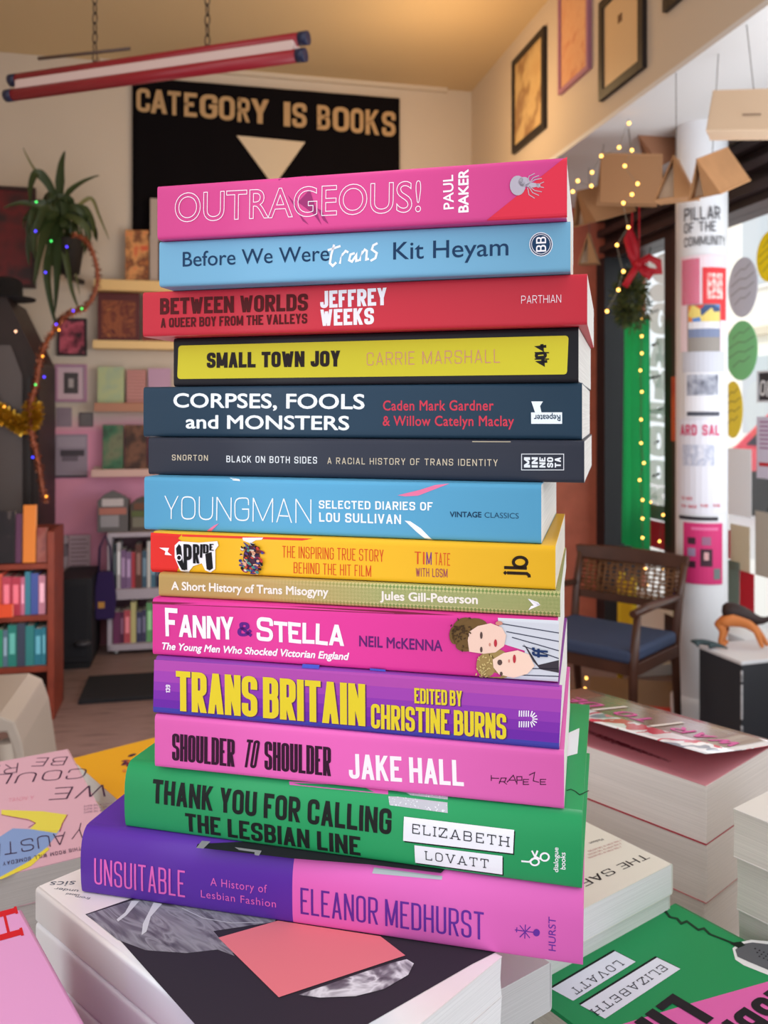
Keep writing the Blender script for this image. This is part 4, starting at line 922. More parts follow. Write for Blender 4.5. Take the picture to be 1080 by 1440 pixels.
slab('ceiling', mat((206, 180, 140), .85), RO, WA_, -3.2, 1.0, -4.9, .12, CEIL, CEIL + .08)
slab('floor', ramp_mat([(104, 84, 80), (136, 112, 106), (120, 98, 94)], 5, (1, 6, 1), 'noise', .5), RO, WA_, -3.2, 1.0, -6.2, .12, -.05, 0)
slab('wall_bay_end', redwood, RO, WA_, .0, BAY + .2, -SE - .06, -SE, 0, SOFF)
slab('trim_2', mat((210, 196, 178), .7), onp('back', 380, 108, .03), WA_, -.9, 1.02, 0, .03, 0, .035)
bb = slab('baseboard_back', mat((120, 70, 80), .7), RO, WA_, -3.2, 0, -.015, 0, 0, .14)
# outside: pavement, street, tenement across the road
slab('pavement', mat((214, 210, 206), .9), RO, WA_ - math.pi / 2, -6, 8, BAY + .1, 3.2, -.12, -.04)
slab('street', mat((190, 188, 188), .9), RO, WA_ - math.pi / 2, -12, 12, 3.2, 9.5, -.22, -.14)
ten = thing('tenement_building', 'pale sandstone tenement across the street seen through the shop window', 'building', RO + AX * 9.5 + V((0, 0, -.1)), WA_ - math.pi / 2)
fw = mat((248, 240, 226), .9, vary=.06, bscale=3)
bx('wall', ten, fw, -12, 12, 0, .4, 0, 9)
for r_ in range(3):
    for c_ in range(11):
        x = -11 + c_ * 2.1; z = .9 + r_ * 3
        f = bx('window', ten, mat((240, 236, 230), .6), x, x + 1.0, -.06, .0, z, z + 1.7)
        bx('pane', f, mat((196, 200, 204), .3), x + .08, x + .92, -.075, -.06, z + .08, z + 1.62)
for z in (2.95, 5.95): bx('string_course', ten, mat((222, 206, 184), .9), -12, 12, -.12, 0, z, z + .16)

# timber header and frames of the shop window
WR = WA_ - math.pi / 2; WO = RO + AX * BAY
hd = slab('window_1_header', mat((40, 32, 34), .4, vary=.2, bscale=9), WO, WR, SE, 6.2, -.05, .12, HEAD, SOFF)
for k in range(3): slab('trim_%d' % (k + 3), mat((58, 46, 46), .4), WO, WR, SE, 6.2, -.085 - .012 * k, -.05, HEAD + .04 + .085 * k, HEAD + .075 + .085 * k)
def s_at(px, off=0): p = onp('window', px, 600, off); return (p - (WO)).dot(-BX)
sA, sB, sC, sD = s_at(856), s_at(874), s_at(905), s_at(950)
slab('door_1_frame', mat((30, 32, 38), .4), WO, WR, SE, SE + max(.07, sB - SE), -.10, .12, 0, HEAD)
slab('door_1_frame_inner', mat((40, 34, 36), .4), WO, WR, sD, sD + .10, -.06, .08, 0, HEAD)
slab('window_1_post', mat((52, 40, 38), .4), WO, WR, sD + .10, sD + .16, -.08, .1, 0, HEAD)
glass = bpy.data.materials.new('window_glass'); glass.use_nodes = True; nt = glass.node_tree; nt.nodes.remove(nt.nodes['Principled BSDF'])
gl = nt.nodes.new('ShaderNodeBsdfGlossy'); gl.inputs['Roughness'].default_value = .03; tr = nt.nodes.new('ShaderNodeBsdfTransparent'); tr.inputs[0].default_value = (.96, .98, .98, 1)
ms = nt.nodes.new('ShaderNodeMixShader'); ms.inputs[0].default_value = .06; nt.links.new(tr.outputs[0], ms.inputs[1]); nt.links.new(gl.outputs[0], ms.inputs[2]); nt.links.new(ms.outputs[0], nt.nodes['Material Output'].inputs[0])
slab('window_1_pane', glass, WO, WR, sD + .16, 6.2, .03, .036, SILL, HEAD)
slab('door_1_pane', glass, WO, WR, sB, sD, .03, .036, .08, HEAD)
slab('wall_under_window', mat((226, 226, 230), .6), WO, WR, sD + .16, 6.2, -.02, .12, 0, SILL - .03)
slab('window_1_sill', mat((238, 238, 240), .5), WO, WR, sD + .14, 6.2, -.16, .14, SILL - .03, SILL)
slab('door_1_threshold', mat((210, 208, 206), .6), WO, WR, SE, sD + .1, -.3, .12, 0, .05)
slab('wall_threshold_panel', mat((232, 230, 228), .6), WO, WR, sB, sD, .0, .06, .05, .3)

# the round pillar
PC = P(986.5, 600, 3.4); PR = .098
pl_ = MB().lathe([(PR, 0), (PR, SOFF)], 40).build('pillar', mat((226, 226, 230), .6)); pl_.location = (PC.x, PC.y, 0); struct(pl_)
b = MB().lathe([(PR + .02, 0), (PR + .02, .1), (PR, .12)], 40).build('pillar_base_trim', mat((220, 220, 224), .6), pl_)
def pil(px, py, lift=.003):
    """point of the pillar's round face seen at a pixel"""
    x = (px - CX) / F; # ray (x, 1): |t*(x,1) - PC| = r
    r = PR + lift; a = x * x + 1; b_ = -2 * (x * PC.x + PC.y); c_ = PC.x ** 2 + PC.y ** 2 - r * r; D = b_ * b_ - 4 * a * c_
    t = (-b_ - math.sqrt(max(0, D))) / (2 * a); th = math.atan2(t - PC.y, t * x - PC.x)
    return th, CZ - (py - YH) / F * t
def wrapm(x0, y0, x1, y1, lift=.003, n=10, thick=.0015):
    t0, z0 = pil(x0, y0, lift); t1, _ = pil(x1, y0, lift); _, z1 = pil((x0 + x1) / 2, y1, lift); mb = MB(); vs = []
    for k in range(n + 1):
        t = t0 + (t1 - t0) * k / n
        for r in (PR + lift, PR + lift - thick): vs += [(r * math.cos(t), r * math.sin(t), z0), (r * math.cos(t), r * math.sin(t), z1)]
    fs = []
    for k in range(n):
        a = 4 * k; fs += [(a, a + 1, a + 5, a + 4), (a + 2, a + 6, a + 7, a + 3), (a, a + 4, a + 6, a + 2), (a + 1, a + 3, a + 7, a + 5)]
    fs += [(0, 2, 3, 1), (4 * n, 4 * n + 1, 4 * n + 3, 4 * n + 2)]
    mb.add(vs, fs); return mb
def pil_text(parent, txt, x0, yb, x1, yt, col, name='lettering', lift=.006, loc=(0, 0, 0), **k):
    t0, zb_ = pil(x0, yb, lift); t1, _ = pil(x1, yb, lift); _, zt_ = pil(x0, yt, lift); Wd = abs(t1 - t0) * PR; mb = stroke_text(txt, Wd, zt_ - zb_, **k)
    vs = []
    for v in mb.v:
        th = t0 + (t1 - t0) * v[0] / Wd; r = PR + lift + v[2] * .2; vs.append((r * math.cos(th), r * math.sin(th), zb_ + v[1]))
    m2 = MB(); m2.add(vs, mb.f); m2.flat = True; return m2.build(name, mat(col, .6), parent)
for tx, x0, yb, x1, yt in (('PILLAR', 962, 312, 1013, 294), ('OF THE', 962, 329, 1007, 315), ('COMMUNITY', 962, 348, 1020, 335)):
    pil_text(pl_, tx, x0, yb, x1, yt, (70, 66, 72), wt=.2, ht=.14, gap=.25, jitter=.08)
def pposter(label, x0, y0, x1, y1, m, lift=.004, extra=()):
    t = thing('poster', label, 'poster', (PC.x, PC.y, 0), 0, 'posters round the pillar')
    wrapm(x0, y0, x1, y1, lift).build('sheet', m, t)
    for nm, a, b_, c, d, mm in extra: wrapm(a, b_, c, d, lift + .0016, 6, .0008).build(nm, mm, t)
    return t
pw = mat((226, 224, 230), .6)
t = pposter('pink and white poster with red portrait, top of the round pillar', 957, 362, 1021, 494, mat((236, 214, 222), .6), .004,
    [('red_block', 988, 376, 1021, 450, mat((220, 52, 58), .6)), ('portrait', 994, 384, 1016, 420, ramp_mat([(226, 90, 90), (240, 220, 214), (200, 60, 60)], 30, kind='noise')),
     ('magenta_block', 959, 366, 984, 428, ramp_mat([(206, 60, 106), (236, 214, 222)], 8, (1, 1, 6), 'Z', const=True))])
t = pposter('small poster of orange, blue and grey squares on the round pillar', 967, 429, 1013, 494, mat((146, 138, 132), .6), .0075,
    [('colour_squares', 968, 430, 1012, 452, ramp_mat([(220, 130, 60), (60, 80, 120), (226, 200, 110), (90, 130, 190), (200, 70, 60)], 28, kind='voronoi', const=True)),
     ('blue_band', 968, 463, 1012, 474, mat((120, 130, 160), .6)), ('white_band', 968, 453, 1012, 462, mat((220, 216, 220), .6))])
t = pposter('pale grey notice between the colourful poster and the photo poster on the pillar', 960, 495, 1019, 523, mat((196, 196, 206), .6), .005)
t = pposter('white poster with a grey photograph, middle of the round pillar', 963, 524, 1017, 588, pw, .007, [('photograph', 966, 527, 1010, 556, ramp_mat([(90, 92, 106), (150, 152, 166), (196, 198, 208)], 24, kind='noise')), ('dark_line', 966, 579, 1012, 585, mat((70, 72, 84), .6))])
t = pposter('white poster with pink words YARD SALE on the round pillar', 953, 589, 1021, 724, mat((222, 220, 230), .6), .004, [('faint_drawing', 960, 625, 1005, 655, ramp_mat([(222, 220, 230), (176, 180, 200), (222, 220, 230)], 24, kind='noise'))])
pil_text(t, 'ARD SAL', 957, 612, 1012, 597, (206, 70, 110), lift=.0062, wt=.3, ht=.2)
for a, b_, y in ((958, 974, 700), (958, 980, 711), (985, 996, 711), (1003, 1013, 711)): pil_text(t, 'TO SEE', a, y + 2, b_, y - 2, (206, 80, 100), lift=.0062, wt=.3, ht=.2)
t = pposter('magenta poster with dark oval portrait, lowest on the round pillar', 961, 733, 1016, 822, mat((206, 44, 112), .55), .006,
    [('border', 961, 733, 1016, 736, mat((230, 200, 214), .6)), ('portrait', 985, 772, 1002, 797, mat((60, 26, 44), .6)), ('portrait_face', 990, 777, 997, 788, mat((220, 170, 170), .6)),
     ('dark_square', 967, 755, 978, 765, mat((60, 26, 44), .6)), ('grey_square', 967, 770, 978, 782, mat((150, 130, 160), .6)), ('dark_square', 967, 788, 978, 798, mat((60, 26, 44), .6)), ('grey_square', 1004, 800, 1013, 815, mat((110, 120, 120), .6)), ('title_line', 972, 741, 1010, 746, mat((226, 110, 160), .6)), ('grey_square', 987, 755, 1000, 767, mat((150, 100, 130), .6))])
t = pposter('black poster behind the magenta one, low on the round pillar', 955, 724, 1010, 732, mat((40, 34, 44), .6), .003)

# ---------------------------------------------------------------- things on the walls
def framed(name, label, pl, r, fcol, print_m, fw=.022, group=None, matw=0, mcol=(226, 214, 196), off=.0, depth=.02, cat='picture', inner=None):
    o, w_, h_, rz = wrect(pl, *r, off=off + depth); t = thing(name, label, cat, o, rz, group)
    fm = mat(fcol, .45) if fcol else None
    if fm:
        for nm, a in (('frame_side', (0, fw, 0, depth, 0, h_)), ('frame_side', (w_ - fw, w_, 0, depth, 0, h_)), ('frame_rail', (fw, w_ - fw, 0, depth, 0, fw)), ('frame_rail', (fw, w_ - fw, 0, depth, h_ - fw, h_))): bx(nm, t, fm, *a, .001)
    else: fw = 0
    if matw:
        bx('mount', t, mat(mcol, .8), fw, w_ - fw, depth * .45, depth, fw, h_ - fw); bx('print', t, print_m, fw + matw, w_ - fw - matw, depth * .4, depth * .45, fw + matw, h_ - fw - matw)
    else: bx('print', t, print_m, fw, w_ - fw, depth * (.4 if fm else 0), depth, fw, h_ - fw)
    if inner:
        for nm, (a, b_, c, d), mm in inner: bx(nm, t, mm, a * w_, b_ * w_, depth * .33, depth * .4, c * h_, d * h_)
    return t
sep = lambda *c, s=10, st=(1, 1, 1): ramp_mat(list(c), s, st, 'noise', .3)
framed('framed_picture', 'tall black-framed sepia picture, first from the back corner on the upper wall', 'right', (719, 87, 764, 217), (34, 28, 28), sep((196, 160, 110), (206, 176, 124), (150, 112, 74), (204, 172, 122), s=5), .03, 'framed pictures high on the wall')
framed('framed_picture', 'lilac-framed pale orange picture between two black frames on the upper wall', 'right', (784, -10, 826, 134), (170, 116, 140), sep((216, 156, 116), (222, 170, 130), (206, 140, 106), s=14), .018, 'framed pictures high on the wall')
t = framed('framed_picture', 'large black-framed cream drawing, right of the lilac frame', 'right', (841, 5, 903, 143), (32, 26, 28), mat((212, 180, 140), .4), .035, 'framed pictures high on the wall')
bx('drawn_mark', t, mat((110, 76, 50), .6), .15, .18, .006, .008, .24, .27); bx('drawn_mark', t, mat((150, 110, 80), .6), .2, .21, .006, .008, .38, .40)
t['label'] = 'large black-framed cream drawing beside the lilac frame'
framed('framed_picture', 'black-framed picture highest and nearest the window wall, mostly cut off', 'right', (931, -110, 990, 18), (32, 26, 28), mat((206, 190, 180), .4), .035, 'framed pictures high on the wall')
# banner
o, w_, h_, rz = wrect('back', 186, 108, 562, 330, .02)
t = thing('banner', 'black cloth banner with pale capitals CATEGORY IS BOOKS and white triangle', 'banner', o, rz)
mb = MB(); nx = 40; vs = []
for j in range(2):
    for i in range(nx + 1):
        x = w_ * i / nx; yy = .006 * math.sin(i * .9) * (1 if j == 0 else .2); vs += [(x, yy, h_ * j)]
vs += [(a, b_ + .004, c) for a, b_, c in vs]; N2 = nx + 1
fs = [(i, i + 1, N2 + i + 1, N2 + i) for i in range(nx)] + [(2 * N2 + i, 3 * N2 + i, 3 * N2 + i + 1, 2 * N2 + i + 1) for i in range(nx)]
fs += [(0, N2, 3 * N2, 2 * N2), (nx, 2 * N2 + nx, 3 * N2 + nx, N2 + nx)]
mb.add(vs, fs, True); mb.build('cloth', mat((16, 13, 16), .95, spec=.1), t)
bs = Surf(t, 1, -.012, (0, -1, 0))
ws = [('C', 192, 211), ('A', 212, 235), ('T', 236, 254), ('E', 259, 277), ('G', 281, 306), ('O', 308, 330), ('R', 334, 351), ('Y', 353, 378), ('I', 399, 408), ('S', 411, 431), ('B', 446, 464), ('O', 468, 491), ('O', 493, 511), ('K', 514, 533), ('S', 537, 556)]
felt = mat((186, 152, 110), .9)
for ch, x0, x1 in ws:
    yb = 157 + (x0 - 192) * .099; yt = 124 + (x0 - 192) * .094
    a = bs.p((x0, yb)); b_ = bs.p((x1, yb + (x1 - x0) * .099)); c = bs.p((x0, yt))
    mb = stroke_text(ch, b_.x - a.x, c.z - a.z, wt=.3 if ch != 'I' else 1, ht=.17); m2 = MB(); k = len(mb.v)
    m2.add([(a.x + v[0], -.014, a.z + v[1]) for v in mb.v], mb.f)
    o_ = m2.build('letter', felt, t); md = o_.modifiers.new('thickness', 'SOLIDIFY'); md.thickness = .006; md.offset = 0
a, b_, c = bs.p((333, 191)), bs.p((429, 200)), bs.p((385, 262))
MB().prism([(a.x, a.z), (b_.x, b_.z), (c.x, c.z)], -.016, -.008).build('triangle', mat((214, 196, 170), .9), t)
# pictures on the back wall at the left
framed('framed_poster', 'dark red framed poster behind the palm leaves', 'back', (-60, 258, 50, 402), (52, 24, 22), ramp_mat([(40, 24, 26), (90, 24, 28), (120, 28, 34), (50, 26, 30), (110, 80, 76)], 3.5, kind='noise', rough=.4), .02, cat='poster')
framed('framed_picture', 'black-framed photo of a pink figure under the palm', 'back', (80, 447, 122, 500), (40, 20, 24), ramp_mat([(50, 24, 34), (150, 60, 80), (196, 90, 110), (70, 30, 40)], 14, kind='noise'), .012, 'small pictures on the pink wall')
framed('framed_picture', 'lilac-framed small picture with wide pale mount and painted lamp reflection', 'back', (77, 512, 122, 565), (176, 130, 158), mat((72, 64, 66), .4), .014, 'small pictures on the pink wall', .03, (206, 180, 190), inner=[('painted_reflection', (.42, .58, .38, .62), mat((170, 160, 160), .4))])  # pale centre patch paints a lamp's reflection into the picture
framed('postcard', 'small lilac-grey card beside a darker card on the pink wall', 'back', (79, 573, 101, 600), None, sep((150, 132, 144), (136, 120, 134)), cat='card', group='small pictures on the pink wall', depth=.004)
framed('postcard', 'small dark grey card next to the lilac-grey one', 'back', (111, 580, 131, 600), (82, 70, 72), sep((96, 86, 86), (116, 104, 100)), .006, cat='card', group='small pictures on the pink wall', depth=.008)
t = framed('poster', 'grey lilac poster with dark band above the black cabinet', 'back', (78, 611, 123, 672), None, mat((152, 138, 152), .7), cat='poster', group='small pictures on the pink wall', depth=.006, inner=None)
o, w_, h_, rz = wrect('back', 78, 611, 123, 672, .006)
for a, b_, c, d, cc in ((0, 1, 0, .05, (50, 44, 52)), (.15, .9, .5, .64, (70, 62, 70)), (.05, .95, .7, .95, (168, 154, 168)), (.2, .7, .38, .5, (110, 98, 110))): bx('printed_band', t, mat(cc, .6), a * w_, b_ * w_, -.001, 0, c * h_, d * h_)

# picture ledges with books displayed face out
def ledge(label, x0, x1, ytop, ybot, col):
    o, w_, h_, rz = wrect('back', x0, ytop, x1, ybot, 0); t = thing('picture_ledge', label, 'shelf', o, rz, 'picture ledges on the back wall'); m = mat(col, .55)
    bx('shelf_board', t, m, 0, w_, -.11, 0, 0, .02, .002); bx('lip', t, m, 0, w_, -.12, -.108, 0, max(.03, h_ * .75), .002); bx('rear_rail', t, m, 0, w_, -.012, 0, .02, .05, .001); return t, o
def faceout(label, x0, y0, x1, lz, m, off=.07, tilt=.05, spine=None, extra=()):
    """a book stood on a ledge at height lz with its cover towards the room"""
    a = onp('back', x0, y0, off); b_ = onp('back', x1, y0, off); w_ = (b_ - a).length; h_ = a.z - lz; t = thing('book', label, 'book', (a.x, a.y, lz + .002), WA_, 'books displayed on the picture ledges', rot=(-tilt, 0, WA_))
    bx('cover', t, m, 0, w_, 0, .003, 0, h_, .001); bx('page_block', t, mat((216, 200, 180), .8), .002, w_ - .002, .003, .018, .003, h_ - .003); bx('back_cover', t, m, 0, w_, .018, .02, 0, h_)
    for nm, (p, q, r, s_), mm in extra: bx(nm, t, mm, p * w_, q * w_, -.001, 0, r * h_, s_ * h_)
    return t
lt, lo = ledge('yellow-lit picture ledge, topmost of the four beside the black banner', 136, 420, 392, 412, (226, 190, 130)); z1 = lo.z + .02
faceout('orange and brown book with a face on its cover, on the top ledge', 176, 322, 209, z1, ramp_mat([(196, 120, 60), (110, 60, 34), (214, 150, 90), (206, 80, 50)], 12, kind='noise', rough=.5))
faceout('pale grey book standing at the banner corner on the top ledge', 211, 278, 222, z1, mat((176, 160, 150), .6), .08, .03)
faceout('dark book on the top ledge behind the orange one', 222, 338, 260, z1, mat((60, 40, 60), .6), .04)
lt, lo = ledge('cream picture ledge, second of the four, holding a dark red poster', 134, 420, 477, 492, (230, 196, 138)); z2 = lo.z + .02
faceout('dark red picture book with a golden starburst on the second ledge', 137, 411, 196, z2, mat((88, 30, 30), .5), .07, .04,
    extra=[('starburst', (.1, .9, .15, .85), ramp_mat([(88, 30, 30), (150, 84, 50), (96, 36, 32), (176, 110, 60)], 7, (1, 1, 1), 'noise', distort=3))])
faceout('red book half hidden by the tall stack on the second ledge', 200, 415, 250, z2, mat((120, 40, 36), .5), .05)
lt, lo = ledge('rosy brown picture ledge, third of the four on the back wall', 136, 420, 563, 579, (176, 124, 100)); z3 = lo.z + .02
faceout('pale green book on the third ledge', 137, 516, 174, z3, ramp_mat([(150, 176, 150), (176, 186, 140), (140, 166, 156)], 6, kind='noise'))
faceout('dusty pink striped book on the third ledge', 178, 520, 205, z3, ramp_mat([(190, 130, 130), (206, 160, 150), (150, 90, 90)], 6, (1, 1, 3), 'Z', distort=1))
faceout('lilac book on the third ledge against the stack', 208, 518, 240, z3, mat((186, 150, 180), .6))
lt, lo = ledge('pinkish picture ledge, lowest of the four on the back wall', 132, 420, 655, 669, (214, 176, 166)); z4 = lo.z + .02
faceout('book with green figure on dark cover, on the lowest ledge', 144, 598, 173, z4, ramp_mat([(44, 48, 42), (60, 110, 80), (120, 124, 96), (50, 60, 52)], 7, kind='noise'))
faceout('dark brown book with a pale title on the lowest ledge', 175, 598, 206, z4, ramp_mat([(44, 30, 28), (66, 42, 34), (120, 80, 60), (46, 32, 30)], 9, kind='noise'))
faceout('black book beside the stack edge on the lowest ledge', 209, 600, 240, z4, mat((40, 34, 38), .6))
# ---------------------------------------------------------------- furniture and books at the back left
PAL = [(190, 90, 110), (110, 160, 90), (196, 60, 60), (150, 40, 60), (180, 110, 130), (70, 110, 140), (90, 110, 170), (220, 120, 70), (210, 200, 196), (60, 60, 80), (120, 80, 130), (40, 90, 110)]
NM = {(190, 90, 110): 'rose', (110, 160, 90): 'green'}
ORD = ['first', 'second', 'third', 'fourth', 'fifth', 'sixth', 'seventh', 'eighth', 'ninth', 'tenth', 'eleventh', 'twelfth', 'thirteenth', 'fourteenth', 'fifteenth', 'sixteenth', 'seventeenth', 'eighteenth', 'nineteenth', 'twentieth', 'twenty-first', 'twenty-second', 'twenty-third', 'twenty-fourth', 'twenty-fifth', 'twenty-sixth', 'twenty-seventh', 'twenty-eighth', 'twenty-ninth', 'thirtieth', 'thirty-first', 'thirty-second', 'thirty-third', 'thirty-fourth']
def colname(c):
    r, g, b_ = c; mx_, mn = max(c), min(c)
    if mx_ < 70: return 'black'
    if mx_ - mn < 24: return 'white' if mx_ > 190 else 'grey'
    if r >= g and r >= b_:
        if b_ > g + 20: return 'pink' if r > 150 else 'plum'
        if g > .75 * r: return 'yellow'
        if g > .45 * r: return 'orange' if r > 150 else 'brown'
        return 'red' if r > 150 else 'maroon'
    if g >= b_: return 'green' if g - b_ > 18 else 'teal'
    return ('purple' if r > g else ('teal' if g > .8 * b_ else 'blue'))
def upright(t_or, rz, x, y, z, tk, h, dep, col, label, group, lean=0, band=None):
    """a book standing with its spine to the room: x along the shelf, y = front"""
    M = M4.Translation(t_or) @ M4.Rotation(rz, 4, 'Z'); p = M @ V((x, y, z))
    t = thing('book', label, 'book', p, rz, group, rot=(0, lean, rz)); m = mat(col, .5)
    MB().box(0, tk, 0, .0025, 0, h).box(0, .0012, .0025, dep, 0, h).box(tk - .0012, tk, .0025, dep, 0, h).build('cover', m, t)
    bx('page_block', t, mat((222, 212, 196), .85), .0014, tk - .0014, .003, dep - .002, .002, h - .003)
    if band: bx('title_band', t, mat(band, .5), tk * .2, tk * .8, -.0006, 0, h * .3, h * .8)
    return t
def shelf_row(org, rz, x0, x1, y, z, hmax, cols, where, group, seed, hs=(.7, .97), tks=(.014, .034), bandp=.6):
    r = random.Random(seed); x = x0; i = 0
    while True:
        tk = r.uniform(*tks)
        if x + tk > x1: break
        c = cols[i % len(cols)]; h = hmax * r.uniform(*hs)
        upright(org, rz, x, y + r.uniform(0, .01), z + .0005, tk, h, .13, c, '%s book, %s from the shelf end %s' % (colname(c), ORD[i] if i < len(ORD) else 'last', where), group, 0,
                tuple(min(255, v + 70) for v in c) if r.random() < bandp else None); x += tk + .0012; i += 1
# a) small white bookcase on castors against the back wall
o, w_, h_, rz = wrect('back', 151, 756, 152, 920, .24)
o = V((o.x, o.y, 0)); top_z = onp('back', 151, 756, .24).z; bot_z = onp('back', 151, 916, .24).z; WB = .72; gm = mat((176, 166, 176), .5)
t = thing('low_bookcase', 'low grey-white bookcase on castors against the pink wall', 'bookcase', o, WA_)
bx('side_panel', t, gm, 0, .022, 0, .2, bot_z, top_z, .001); bx('side_panel', t, gm, WB - .022, WB, 0, .2, bot_z, top_z, .001)
mid = onp('back', 151, 836, .24).z
bx('top_board', t, gm, 0, WB, -.004, .2, top_z, top_z + .022, .001); bx('shelf_board', t, gm, .022, WB - .022, 0, .2, mid - .03, mid + .022, .001); bx('bottom_board', t, gm, 0, WB, 0, .2, bot_z, bot_z + .03, .001)
bx('back_panel', t, mat((90, 62, 74), .7), .022, WB - .022, .19, .2, bot_z, top_z)
for x in (.04, WB - .04):
    for y in (.03, .17): MB().lathe([(0, 0), (.012, 0), (.016, .01), (.012, bot_z - .001), (0, bot_z - .001)], 10, (x, y, 0)).build('castor', mat((150, 150, 150), .3, .8), t)
c1 = [(30, 44, 50), (196, 190, 190), (120, 90, 130), (130, 100, 140), (190, 60, 70), (90, 50, 40), (60, 90, 110), (210, 206, 200), (70, 110, 130), (40, 40, 60)]
c2 = [(110, 50, 90), (90, 40, 70), (190, 80, 90), (200, 190, 130), (60, 60, 90), (70, 66, 96), (110, 170, 110), (40, 60, 60), (196, 190, 200), (206, 200, 206)]
shelf_row(o, WA_, .026, WB - .03, .02, mid + .022, top_z - mid - .03, c1, 'on the upper shelf of the grey-white bookcase', 'books in the grey-white bookcase', 21)
shelf_row(o, WA_, .026, WB - .03, .02, bot_z + .03, mid - bot_z - .07, c2, 'on the lower shelf of the grey-white bookcase', 'books in the grey-white bookcase', 22)
# magazine racks on top of it
for i, (x0, x1, y0, lab, cols) in enumerate(((137, 180, 690, 'grey magazine box with curved top, standing on the low bookcase end', [(96, 92, 92), (120, 116, 118), (196, 186, 186), (176, 110, 96), (150, 146, 150)]), (183, 218, 698, 'brown and green magazine box beside the stack on the low bookcase', [(80, 70, 62), (90, 44, 46), (110, 70, 50), (90, 100, 56), (120, 116, 100)]))):
    a = onp('back', x0, y0, .2); b_ = onp('back', x1, y0, .2); ww = (b_ - a).length; hh = a.z - (top_z + .0225)
    t = thing('magazine_box', lab, 'box', (a.x, a.y, top_z + .0225), WA_)
    prof = [(0, 0), (ww, 0), (ww, hh * .8), (ww * .75, hh * .92), (ww * .5, hh), (ww * .25, hh * .92), (0, hh * .75)]
    MB().prism(prof, .0, .012).build('front_panel', mat(cols[0], .6), t, .001)
    bx('side_panel', t, mat(cols[1], .6), 0, .006, .012, .16, 0, hh * .75); bx('side_panel', t, mat(cols[1], .6), ww - .006, ww, .012, .16, 0, hh * .75); bx('base', t, mat(cols[1], .6), .006, ww - .006, .012, .16, 0, .005)
    for k, (p, q, r_, s_) in enumerate(((.15, .85, .62, .8), (.05, .95, .42, .58), (.1, .7, .12, .4))): bx('label_card', t, mat(cols[2 + k], .6), p * ww, q * ww, -.003, 0, r_ * hh, s_ * hh)
    for k in range(4):
        tk = (ww - .02) / 4.2; bx('magazine', t, mat(cols[(k + 1) % 5], .6), .008 + k * tk, .008 + k * tk + tk * .85, .02, .15, .006, hh * (.7 + .04 * k))
# b) black speaker cabinet with a printed notice above it
zc = onp('back', 80, 815, .45).z
a = onp('back', 80, 815, .45); b_ = onp('back', 129, 815, .45); ww = (b_ - a).length
t = thing('speaker_cabinet', 'black floor cabinet between the wooden and the grey-white bookcases', 'cabinet', (a.x, a.y, 0), WA_)
bx('body', t, mat((20, 20, 26), .6), 0, ww, 0, .36, .03, zc, .006); bx('front_panel', t, mat((26, 26, 32), .8), .02, ww - .02, -.006, 0, .06, zc - .03, .003); bx('plinth', t, mat((14, 14, 18), .6), .01, ww - .01, .01, .35, 0, .03)
MB().lathe([(0, 0), (.03, 0), (.04, .01), (.03, .02), (0, .02)], 16, (ww * .75, -.02, .12)).build('knob', mat((60, 60, 66), .4), t)
framed('notice_sheet', 'grey sheet printed with rows of marks above the black cabinet', 'back', (80, 753, 96, 813), None, ramp_mat([(120, 104, 112), (170, 150, 156), (90, 76, 86)], 16, (1, 1, 1), 'voronoi', const=True), cat='poster', off=.06, depth=.004)
t = framed('notice_sheet', 'pinkish grey sheet covered with rows of small print', 'back', (97, 753, 127, 813), None, mat((176, 150, 156), .7), cat='poster', off=.06, depth=.004)
o, w2, h2, rz = wrect('back', 97, 753, 127, 813, .064)
for k in range(9): bx('print_row', t, mat((126, 98, 110), .7), .08 * w2, (.8 + .1 * (k % 2)) * w2, -.001, 0, h2 * (.08 + k * .1), h2 * (.11 + k * .1))
for x0, x1, y0, y1, p_ in ((80, 96, 753, 813, 0),): pass
a = onp('back', 147, 838, .3)
t = thing('tote_bag', 'dark purple cloth bag hanging beside the black cabinet', 'bag', (a.x, a.y, a.z - .12), WA_)
MB().prism([(-.045, 0), (.045, 0), (.055, .1), (.04, .24), (-.035, .24), (-.055, .1)], 0, .05).build('bag_body', mat((46, 28, 78), .9), t, .008)
MB().tube([(-.03, .02, .24), (-.025, .02, .36), (.0, .02, .42), (.025, .02, .36), (.03, .02, .24)], .006).build('strap', mat((50, 34, 70), .9), t)
bx('badge', t, mat((196, 140, 60), .6), -.03, .0, -.004, 0, .06, .09)
# c) tall wooden bookcase at the left edge
BD = 1.15   # distance in front of the back wall
a = onp('back', 76, 600, BD); ang = WA_
zt_ = onp('back', 50, 748, BD).z; t = thing('wooden_bookcase', 'reddish wooden bookcase full of colourful paperbacks', 'bookcase', (a.x, a.y, 0), ang)
rw = mat((126, 52, 34), .5, vary=.2, bscale=10); TW = .9
def zof(py, px=40): return onp('back', px, py, BD).z
bx('side_panel', t, rw, -.026, 0, 0, .25, 0, zt_, .002); bx('side_panel', t, rw, -TW, -TW + .026, 0, .25, 0, zt_, .002); bx('back_panel', t, mat((60, 30, 26), .7), -TW, 0, .24, .25, 0, zt_)
zs_ = [zof(962), zof(935), zof(862), zof(790)]
zsh = [max(.02, zs_[0]), zof(938), zof(866), zof(793)]
for i, z in enumerate(zsh[1:]): bx('shelf_board', t, rw, -TW + .026, -.026, 0, .24, z - .022, z, .001)
bx('top_rail', t, rw, -TW + .026, -.026, .2, .24, zt_ - .03, zt_)
bx('bottom_board', t, rw, -TW + .026, -.026, 0, .24, .04, .065)
O3 = a.copy(); O3.z = 0
